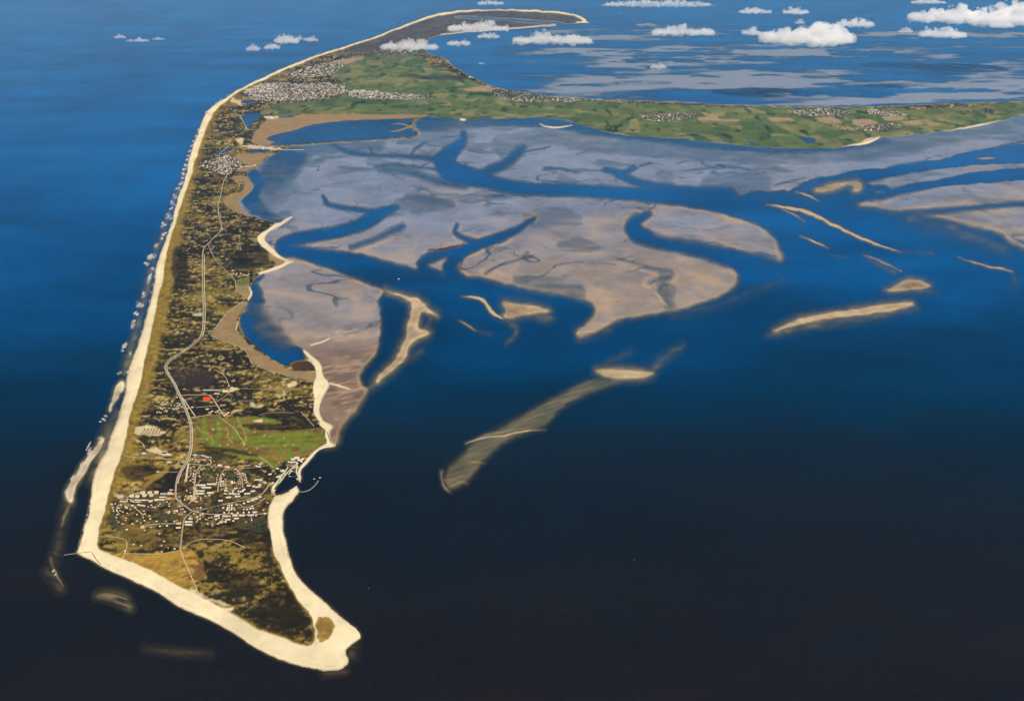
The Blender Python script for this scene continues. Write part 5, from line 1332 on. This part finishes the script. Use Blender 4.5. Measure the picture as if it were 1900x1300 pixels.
# barracks on the old air station
bar = [(520,968,'left block of the left barracks pair'),(550,968,'right block of the left barracks pair'),(675,955,'left block of the middle barracks pair'),(706,948,'right block of the middle barracks pair'),(885,1015,'left block of the right barracks pair'),(918,1008,'right block of the right barracks pair')]
for a, b, lab in bar: block('barracks', lab, 350 + a/13, 690 + b/13, 16/13, 60 if a > 800 else 45, 9, 'white', 'slate', -.42, 3.0, 'barracks')
for a, b, w, wl, rf, lab in [(680,528,120,'white','pale','white workshop right of the red sports field'),(880,458,130,'cream','pale','cream workshop at the right end of the air station'),(480,440,260,'conc','grey','long grey hangar row along the top of the air station'),(700,438,140,'conc','rust','brown hangar beside the long grey hangar row'),(830,800,120,'conc','rust','brown hut row between the barracks and the heath'),(450,898,60,'cream','pale','small pale hut left of the barracks'),(970,340,30,'white','pale','white hut at the top of the air station'),(1045,382,45,'cream','pale','pale hut right of the air station crossing'),(90,855,40,'white','pale','white guard house beside the main road')]:
    block('workshop', lab, 350 + a/13, 690 + b/13, w/13, 14, 5, wl, rf, 0, 2.2, 'workshop')
# harbour buildings
for a, b, w, d, wl, rf, ro, lab in [(700,292,90,24,'white','pale',-.1,'left white hall of the harbour hall group'),(790,255,110,30,'white','pale',-.1,'biggest white hall of the harbour hall group'),(860,305,95,24,'white','pale',-.1,'right white hall of the harbour hall group'),(930,285,55,20,'white','pale',.8,'white hall nearest the sea wall'),(905,345,40,14,'cream','pale',0,'small pale hall below the white halls'),(680,355,205,9,'cream','pale',0,'long narrow shed along the harbour yard'),
  (800,390,42,16,'white','pale',0,'white gabled house at the yard corner'),(565,425,36,26,'conc','slate',-.3,'first dark shed from the left in the harbour yard'),(638,430,36,26,'conc','slate',-.3,'second dark shed from the left in the harbour yard'),(708,430,36,26,'conc','slate',-.3,'third dark shed from the left in the harbour yard'),(785,435,40,20,'conc','grey',0,'grey shed at the right end of the harbour yard'),
  (440,570,85,16,'cream','pale',.55,'upper quay side warehouse with a pale roof'),(340,710,90,18,'conc','pale',.55,'middle quay side warehouse'),(410,660,40,14,'conc','greenp',.55,'green roofed shed on the quay'),(145,650,70,14,'white','pale',.2,'white house on the slope above the quay'),(320,515,65,10,'white','pale',.4,'white house at the upper end of the quay'),(205,855,50,14,'conc','grey',.55,'grey shed on the lower quay'),(805,770,45,10,'white','pale',-.5,'white signal house at the mole head')]:
    block('harbour_hall', lab, 490 + a/13, 830 + b/13, w/13, d, 6, wl, rf, ro, 2.4, 'hall')
block('pavilion', 'orange roofed beach pavilion between harbour and east beach', 490 + 330/13, 830 + 1172/13, 55/13, 16, 4, 'cream', 'orange', .5, 4, 'pavilion')

# ------------------------------------------------------------------ lighthouse, masts
def lighthouse(px, py):
    t = thing('lighthouse', 'red and white lighthouse among dark trees near the east beach', 'lighthouse', site(px, py))
    zs = [0, 9, 20, 31]
    for k, (z0, z1) in enumerate(zip(zs[:-1], zs[1:])):
        bm = bmesh.new(); cyl(bm, 4.6 - .05 * z0, 4.6 - .05 * z1, z0, z1, 20); mesh_obj('tower_band', bm, ['redp' if k % 2 == 0 else 'whitep'], t)
    bm = bmesh.new(); cyl(bm, 4.4, 4.4, 31, 32, 20); mesh_obj('gallery', bm, ['whitep'], t)
    bm = bmesh.new(); cyl(bm, 2.4, 2.4, 32, 35, 16); mesh_obj('lantern', bm, ['glass'], t)
    bm = bmesh.new(); cyl(bm, 2.8, .3, 35, 37.5, 16); mesh_obj('dome', bm, ['redp'], t)
lighthouse(467, 967)
block('house', 'low red roofed keeper house left of the lighthouse', 457, 968.2, 3, 9, 4, 'white', 'red', 0, 4, 'house')
def mast(px, py, hh, label, r=1.3, bands=10):
    t = thing('radio_mast', label, 'radio mast', site(px, py))
    for k in range(bands):
        bm = bmesh.new()
        z0, z1 = hh * k / bands, hh * (k + 1) / bands
        for a in range(3):
            x, y = r * math.cos(a * 2.094), r * math.sin(a * 2.094)
            cyl(bm, .28, .28, z0, z1, 6, 0, x, y)
        for j in range(4):
            z = z0 + (z1 - z0) * j / 4
            cyl(bm, r * 1.05, r * 1.05, z, z + .5, 6)
        mesh_obj('lattice_section', bm, ['whitep' if k % 2 else 'redp'], t)
    bm = bmesh.new(); box(bm, -8, 8, -6, 6, -1, 4); mesh_obj('base_house', bm, ['white'], t)
mast(446.3, 463, 193, 'tall thin red and white radio mast in the heath')
mast(1833, 210, 170, 'thin mast on the far green arm of the island', 2.4)

# ------------------------------------------------------------------ sea walls, groynes, moles
def ridge(name, label, pts, w, h, mat, cat, sea=True, seed=1, parts=0):
    """bank of rough stone along a line"""
    p = chaikin_open(pts, 2); W = np.array([site(x, y, True)[:2] for x, y in p])
    d = np.concatenate([[0], np.cumsum(np.hypot(*np.diff(W, axis=0).T))])
    n = max(3, int(d[-1] / 5)); s = np.linspace(0, d[-1], n + 1)
    cx, cy = np.interp(s, d, W[:, 0]), np.interp(s, d, W[:, 1])
    tx, ty = np.gradient(cx), np.gradient(cy); L = np.hypot(tx, ty) + 1e-9; nx, ny = -ty / L, tx / L
    u, v = chart(cx, cy); gz = np.maximum(sample(H, u, v), -.5)
    rr = random.Random(seed); V, F = [], []
    prof = [(-.5, -1.2), (-.28, .72), (0, 1), (.28, .72), (.5, -1.2)]
    for i in range(n + 1):
        e = 1 if 0 < i < n else .5
        for a, b in prof:
            V.append((float(cx[i] + nx[i] * w * a * e + rr.uniform(-.6, .6)), float(cy[i] + ny[i] * w * a * e + rr.uniform(-.6, .6)), float(max(gz[i], 0) + h * b * e + rr.uniform(-.35, .35))))
    for i in range(n):
        for k in range(4):
            F.append((5*i+k, 5*i+k+1, 5*i+k+6, 5*i+k+5))
    F.append((0,1,2,3,4)); F.append(tuple(5*n+k for k in (4,3,2,1,0)))
    me = bpy.data.meshes.new(name); me.from_pydata(V, [], F); me.materials.append(M[mat])
    o = bpy.data.objects.new(name, me); COL.objects.link(o); tag(o, label, cat); return o
ridge('groyne', 'stone groyne running out to sea from the southwest corner of the beach', [(118,1029.3),(130,1027.5),(141,1026.3),(156,1025),(171,1023.8)], 8, 2.6, 'stone', 'groyne', seed=2)
ridge('revetment', 'line of concrete blocks slanting across the southwest beach', [(171,1025),(176,1034),(182,1042),(188,1048)], 7, 2.6, 'stone', 'revetment', seed=3)
ridge('breakwater', 'long curved stone breakwater sweeping out from the east beach', [(553,912),(562,912.5),(572,910),(579,905.5),(585,899.5),(589,894),(591,891)], 11, 3.0, 'stone', 'breakwater', seed=4)
ridge('mole', 'short inner mole with a rounded head at the harbour mouth', [(537,910),(543,908),(548,904),(551,901.5)], 14, 4, 'conc', 'mole', seed=5)
ridge('mole', 'straight concrete mole on the right side of the harbour', [(553,866),(549,874),(552,881),(555,888),(556,893)], 14, 4.4, 'conc', 'mole', seed=6)
ridge('sea_wall', 'concrete sea wall along the golf course shore', [(607,800.5),(610,810),(613,821)], 11, 3.6, 'stone', 'sea wall', seed=7)
ridge('sea_wall', 'pale stone sea wall between the golf course and the harbour', [(618,827),(600,830),(589,835),(578,848),(567,861),(556,871)], 14, 3.2, 'conc', 'sea wall', seed=8)
ridge('pier', 'thin stone jetty reaching out from the far small harbour', [(507,278),(535,278),(564,278)], 22, 3, 'conc', 'jetty', seed=9)
ridge('groyne', 'thin stone groyne on the mudflat below the ripple beach', [(577,640),(568,647)], 8, 1.6, 'stone', 'groyne', seed=10)

# ------------------------------------------------------------------ boats and buoys
def make_boat(name, L, B, hull, cab):
    t = thing(name, '', 'boat')
    bm = bmesh.new(); n = 10; top, bot = [], []
    for k in range(n + 1):
        u = k / n; wv = B / 2 * (1 - max(0, (u - .55) / .45) ** 2) * (.85 + .15 * min(1, u * 5))
        x = -L/2 + L * u
        top.append((bm.verts.new((x, -wv, 1.6 + .5 * u * u)), bm.verts.new((x, wv, 1.6 + .5 * u * u)))); bot.append((bm.verts.new((x, -wv * .6, -.5)), bm.verts.new((x, wv * .6, -.5))))
    for k in range(n):
        for a, b, c, d in ((top[k][0], bot[k][0], bot[k+1][0], top[k+1][0]), (bot[k][1], top[k][1], top[k+1][1], bot[k+1][1]), (top[k][0], top[k+1][0], top[k+1][1], top[k][1]), (bot[k][1], bot[k+1][1], bot[k+1][0], bot[k][0])):
            bm.faces.new((a, b, c, d))
    bm.faces.new((top[0][0], top[0][1], bot[0][1], bot[0][0])); bmesh.ops.recalc_face_normals(bm, faces=bm.faces)
    mesh_obj('hull', bm, [hull], t)
    bm = bmesh.new(); box(bm, -L*.30, L*.12, -B*.30, B*.30, 1.62, 3.6); box(bm, -L*.18, L*.06, -B*.24, B*.24, 3.62, 5.2); mesh_obj('cabin', bm, [cab], t)
    bm = bmesh.new(); cyl(bm, .25, .12, 1.7, L * .7, 8); mesh_obj('mast', bm, ['steel'], t)
    return t
b0 = make_boat('boat', 12, 4, 'whitep', 'white'); b1 = make_boat('excursion_ship', 30, 8, 'whitep', 'white')
first = [True]
def boat(px, py, rot, sc, label, group=None):
    X, Y, _ = site(px, py, True)
    if first[0]:
        o = b0; first[0] = False
        o.location = (X, Y, 0); o.rotation_euler = (0, 0, rot); o.scale = (sc,) * 3
    else:
        o = copy_thing(b0, (X, Y, 0), rot, sc)
    o['label'] = label; o['category'] = 'boat'
    if group: o['group'] = group
    elif 'group' in o: del o['group']
boat(740, 518, .8, 2.0, 'white boat alone in the blue tidal channel')
boat(583, 888.5, .3, 1.1, 'white boat nearest the breakwater tip, left of another')
boat(593.8, 886.2, .3, 1.25, 'white boat outside the breakwater, right of another')
for k in range(12): boat(537.0 - k * 1.62, 873 + k * 2.05, 1.0, .85, 'white yacht moored along the harbour quay', 'yachts along the harbour quay')
for k in range(8): boat(541.5 - k * .9 + (1.1 if k % 2 else 0), 872.5 + k * 1.05, .5, .8, 'white yacht berthed on the harbour pontoon', 'yachts on the harbour pontoon')
for k in range(5): boat(547.3 - k * .9, 871.5 + k * .7, .5, .8, 'white yacht in the corner berth by the right mole', 'yachts in the corner berth')
boat(538, 883.8, 0, 1.1, 'white boat at the end of the floating pontoon line')
boat(551.7, 889, -.8, 1.2, 'white boat tied to the left side of the right mole')
for k, (x, y) in enumerate([(506.4, 912.4), (509, 909.8)]):
    X, Y, _ = site(x, y, True)
    o = b1 if k == 0 else copy_thing(b1, (X, Y, 0), .9)
    o.location = (X, Y, 0); o.rotation_euler = (0, 0, .9); o['category'] = 'ship'; o['label'] = ['white excursion ship at the lower left corner of the harbour, nearer the beach', 'white excursion ship at the lower left corner of the harbour, nearer the water'][k]
X, Y, _ = site(1151.5, 26, True); o = copy_thing(b1, (X, Y, 0), .2, 2.2); o['label'] = 'white ferry far off between the hook of land and the clouds'; o['category'] = 'ship'
X, Y, _ = site(731, 44, True); o = copy_thing(b1, (X, Y, 0), .2, 1.6); o['label'] = 'tiny white ship off the far west beach'; o['category'] = 'ship'
def buoy(px, py, mat, label):
    t = thing('buoy', label, 'buoy', (*site(px, py, True)[:2], 0))
    bm = bmesh.new(); cyl(bm, 3.0, 3.0, -1, 1.4, 14); mesh_obj('float', bm, [mat], t)
    bm = bmesh.new(); cyl(bm, 1.6, .5, 1.42, 6, 12); mesh_obj('tower', bm, [mat], t)
    bm = bmesh.new(); cyl(bm, .9, .9, 6.02, 7.6, 10); mesh_obj('topmark', bm, [mat], t)
buoy(684, 1091, 'redp', 'red buoy off the eastern beach')
buoy(1177, 1038, 'redp', 'faint red buoy far out in the dark water')
ribbon('pontoon', [(534,883.8),(549,883.2)], 3, 'timber', None, .5, 0, 5, True)['kind'] = 'structure'
ribbon('pontoon', [(542,871),(535.5,881.5)], 4, 'timber', None, .5, 0, 5, True)['kind'] = 'structure'

# ------------------------------------------------------------------ trees and woods
def inside(poly, n, seed):
    rr = random.Random(seed); P = np.array(poly, float); out = []
    x0, y0 = P.min(0); x1, y1 = P.max(0); q = np.roll(P, -1, 0)
    while len(out) < n:
        x, y = rr.uniform(x0, x1), rr.uniform(y0, y1)
        c = ((P[:, 1] > y) != (q[:, 1] > y)) & (x < (q[:, 0] - P[:, 0]) * (y - P[:, 1]) / (q[:, 1] - P[:, 1] + 1e-12) + P[:, 0])
        if c.sum() % 2: out.append((x, y))
    return out
def crown_mesh(bm, x, y, z, rr, R, Hh, mi=0, k=7):
    for _ in range(k):
        a, q = rr.uniform(0, 6.283), rr.uniform(0, .7) * R
        s = rr.uniform(.35, .6) * R
        res = bmesh.ops.create_icosphere(bm, subdivisions=1, radius=s)
        for v in res['verts']:
            f = rr.uniform(.75, 1.2)
            v.co = Vector((v.co.x * f + x + q * math.cos(a), v.co.y * f + y + q * math.sin(a), v.co.z * f * .9 + z + Hh * rr.uniform(.45, .8) * .9))
        for v in res['verts']:
            for f in v.link_faces: f.material_index = mi
trees = []
for s in range(4):
    rr = random.Random(50 + s); t = thing('tree', '', 'tree', (0, 0, -500))
    bm = bmesh.new(); crown_mesh(bm, 0, 0, 0, rr, 5.0, 9); mesh_obj('crown', bm, ['leaf' if s < 3 else 'leaf2'], t)
    bm = bmesh.new(); cyl(bm, .5, .25, -1, 6, 7); mesh_obj('trunk', bm, ['bark'], t)
    trees.append(t)
TREE_ZONES = [([(330,925),(400,905),(400,860),(350,865)],45,'dark bushy garden tree in the lanes below the golf course','garden trees below the golf course'),([(410,868),(450,872),(458,905),(420,915),(402,900)],45,'dark bushy tree in the ring of lanes round the church','trees in the lanes round the church'),([(205,935),(270,935),(335,985),(300,1020),(215,1000)],55,'dark bushy tree in the western dune quarter','trees of the western dune quarter'),
  ([(330,945),(500,940),(498,960),(420,985),(330,985)],55,'dark bushy tree between the houses south of the harbour road','trees south of the harbour road'),([(400,905),(480,895),(480,925),(405,935)],25,'dark bushy tree among the staggered terraces','trees among the staggered terraces')]
fi = set()
for zi, (poly, n, lab, grp) in enumerate(TREE_ZONES):
    rr = random.Random(70 + zi)
    spots = inside(poly, n, 80 + zi)
    for (x, y) in spots:
        k = rr.randrange(4); loc = site(x, y)
        if k in fi: o = copy_thing(trees[k], loc, rr.uniform(0, 6), rr.uniform(.7, 1.2))
        else:
            o = trees[k]; o.location = loc; fi.add(k)
        o['label'] = lab + ', ' + part_of(spots, x, y) + ' part'; o['group'] = grp + ', ' + part_of(spots, x, y)
def wood(name, poly, n, seed, label, R=6, Hh=9, mat='leaf', k=2):
    rr = random.Random(seed); bm = bmesh.new()
    for (x, y) in inside(poly, n, seed + 1):
        X, Y, z = site(x, y); s = rr.uniform(.6, 1.25)
        crown_mesh(bm, X, Y, z, rr, R * s, Hh * s, 0, k)
    o = mesh_obj(name, bm, [mat]); o['kind'] = 'stuff'; o['label'] = label
wood('wood', [(438,968),(470,961),(495,962),(497,985),(480,990),(455,980),(440,978)], 330, 1, 'dark wood round the lighthouse')
wood('wood', [(204,945),(214,946),(217,975),(228,985),(214,985),(206,965)], 160, 2, 'dark thicket at the west edge of the village')
wood('wood', [(384,944),(395,938),(410,937),(412,944),(395,948)], 110, 3, 'dark wood beside the harbour road')
wood('wood', [(282,952),(300,952),(330,955),(338,966),(300,968),(284,962)], 170, 4, 'dark wood in the middle of the village')
wood('wood', [(372,872),(398,868),(402,890),(378,895)], 130, 5, 'dark trees in the block of lanes')
wood('wood', [(422,876),(440,878),(446,893),(436,892),(424,892)], 120, 6, 'dark trees behind the church')
wood('wood', [(358,853),(395,842),(428,852),(445,858),(440,862),(400,852)], 130, 7, 'dark thicket below the golf course')
wood('wood', [(362,838),(374,838),(378,845),(366,848)], 60, 8, 'dark thicket beside the main road')
for i, (p, n) in enumerate([([(905,160),(960,168),(1010,176),(1005,184),(950,184),(900,178)],300),([(1190,222),(1240,214),(1300,209),(1280,218),(1220,228)],120),([(1455,212),(1490,205),(1560,203),(1590,214),(1560,217),(1500,217)],300),([(1600,240),(1650,232),(1690,236),(1650,244)],220),([(1770,206),(1850,204),(1840,212),(1780,212)],200),([(1540,226),(1600,238),(1580,246),(1545,244)],80),([(690,92),(780,96),(790,104),(700,104)],160),([(760,139),(860,142),(862,150),(770,148)],160)]):
    wood('wood', p, n, 20 + i, ['dark trees of the village on the far bay shore','trees of the left hamlet on the green arm','trees of the large village on the green arm','trees of the low hamlet on the green arm','dark wood at the right end of the green arm','trees between the fields of the green arm','dark trees on the far heath','dark trees along the far shore road'][i], 16, 13, 'leaf', 1)

# ------------------------------------------------------------------ far towns: too small to pick apart
def town(poly, n, seed, label, big=1.0, roofs=('pale', 'red', 'grey', 'white')):
    rr = random.Random(seed); bm = bmesh.new()
    for (x, y) in inside(poly, n, seed):
        X, Y, z = site(x, y)
        L, W, hh = rr.uniform(10, 22) * big, rr.uniform(9, 13) * big, rr.uniform(4, 8) * big ** .5
        if rr.random() < .06: L *= 2; hh *= 2
        k0 = len(bm.verts)
        wm = rr.choice((0, 3, 3)); box(bm, -L/2, L/2, -W/2, W/2, -2, hh, wm); gable(bm, L, W, hh + .02, hh + rr.uniform(3, 5), rr.choice((1, 2, 3, 3, 3)), .3, 0)
        bm.verts.ensure_lookup_table()
        a = rr.choice((0, .2, -.3, .6)); ca, sa = math.cos(a), math.sin(a)
        for v in bm.verts[k0:]:
            v.co = Vector((X + v.co.x * ca - v.co.y * sa, Y + v.co.x * sa + v.co.y * ca, z + v.co.z))
    o = mesh_obj('town_houses', bm, ['cream', 'thatch', 'rust', 'grey']); o['kind'] = 'stuff'; o['label'] = label
town(FAR_TOWNS[0], 1500, 1, 'pale houses of the large town at the bend of the coast', 1.0)
town([(452,168),(480,157),(510,155),(510,178),(475,182)], 260, 11, 'tall white buildings of the large town beside its beach', 1.5)
town(FAR_TOWNS[1], 420, 2, 'houses of the beach town north of the large town', 1.3)
town(FAR_TOWNS[2], 450, 3, 'houses strung along the road east of the large town', 1.2)
town([(650,166),(700,168),(712,173),(660,172)], 40, 12, 'white halls beside the airfield', 2.5)
town(FAR_TOWNS[3], 260, 4, 'houses of the wooded village on the far bay shore', 1.2)
town(FAR_TOWNS[4], 110, 5, 'houses of the left hamlet on the green arm', 1.1)
town(FAR_TOWNS[5], 220, 6, 'houses of the large village on the green arm', 1.2)
town(FAR_TOWNS[6], 110, 7, 'houses of the right village on the green arm', 1.2)
town(FAR_TOWNS[7], 80, 8, 'houses of the low hamlet on the green arm', 1.2)
town(FAR_TOWNS[8], 240, 9, 'houses of the dune village at the narrow neck', 1.0)
town([(437,309),(474,307),(470,311),(440,314)], 16, 15, 'row of white houses on the meadow of the dune village', 1.3)
town([(448,270),(500,273),(524,275),(522,278),(460,276)], 60, 14, 'white sheds along the small far harbour', 1.6)
town([(493,217),(520,216),(512,221),(495,221)], 26, 16, 'white greenhouses at the edge of the pasture', 2.0)
town(FAR_TOWNS[9], 60, 10, 'scattered houses on the far heath', 1.2)
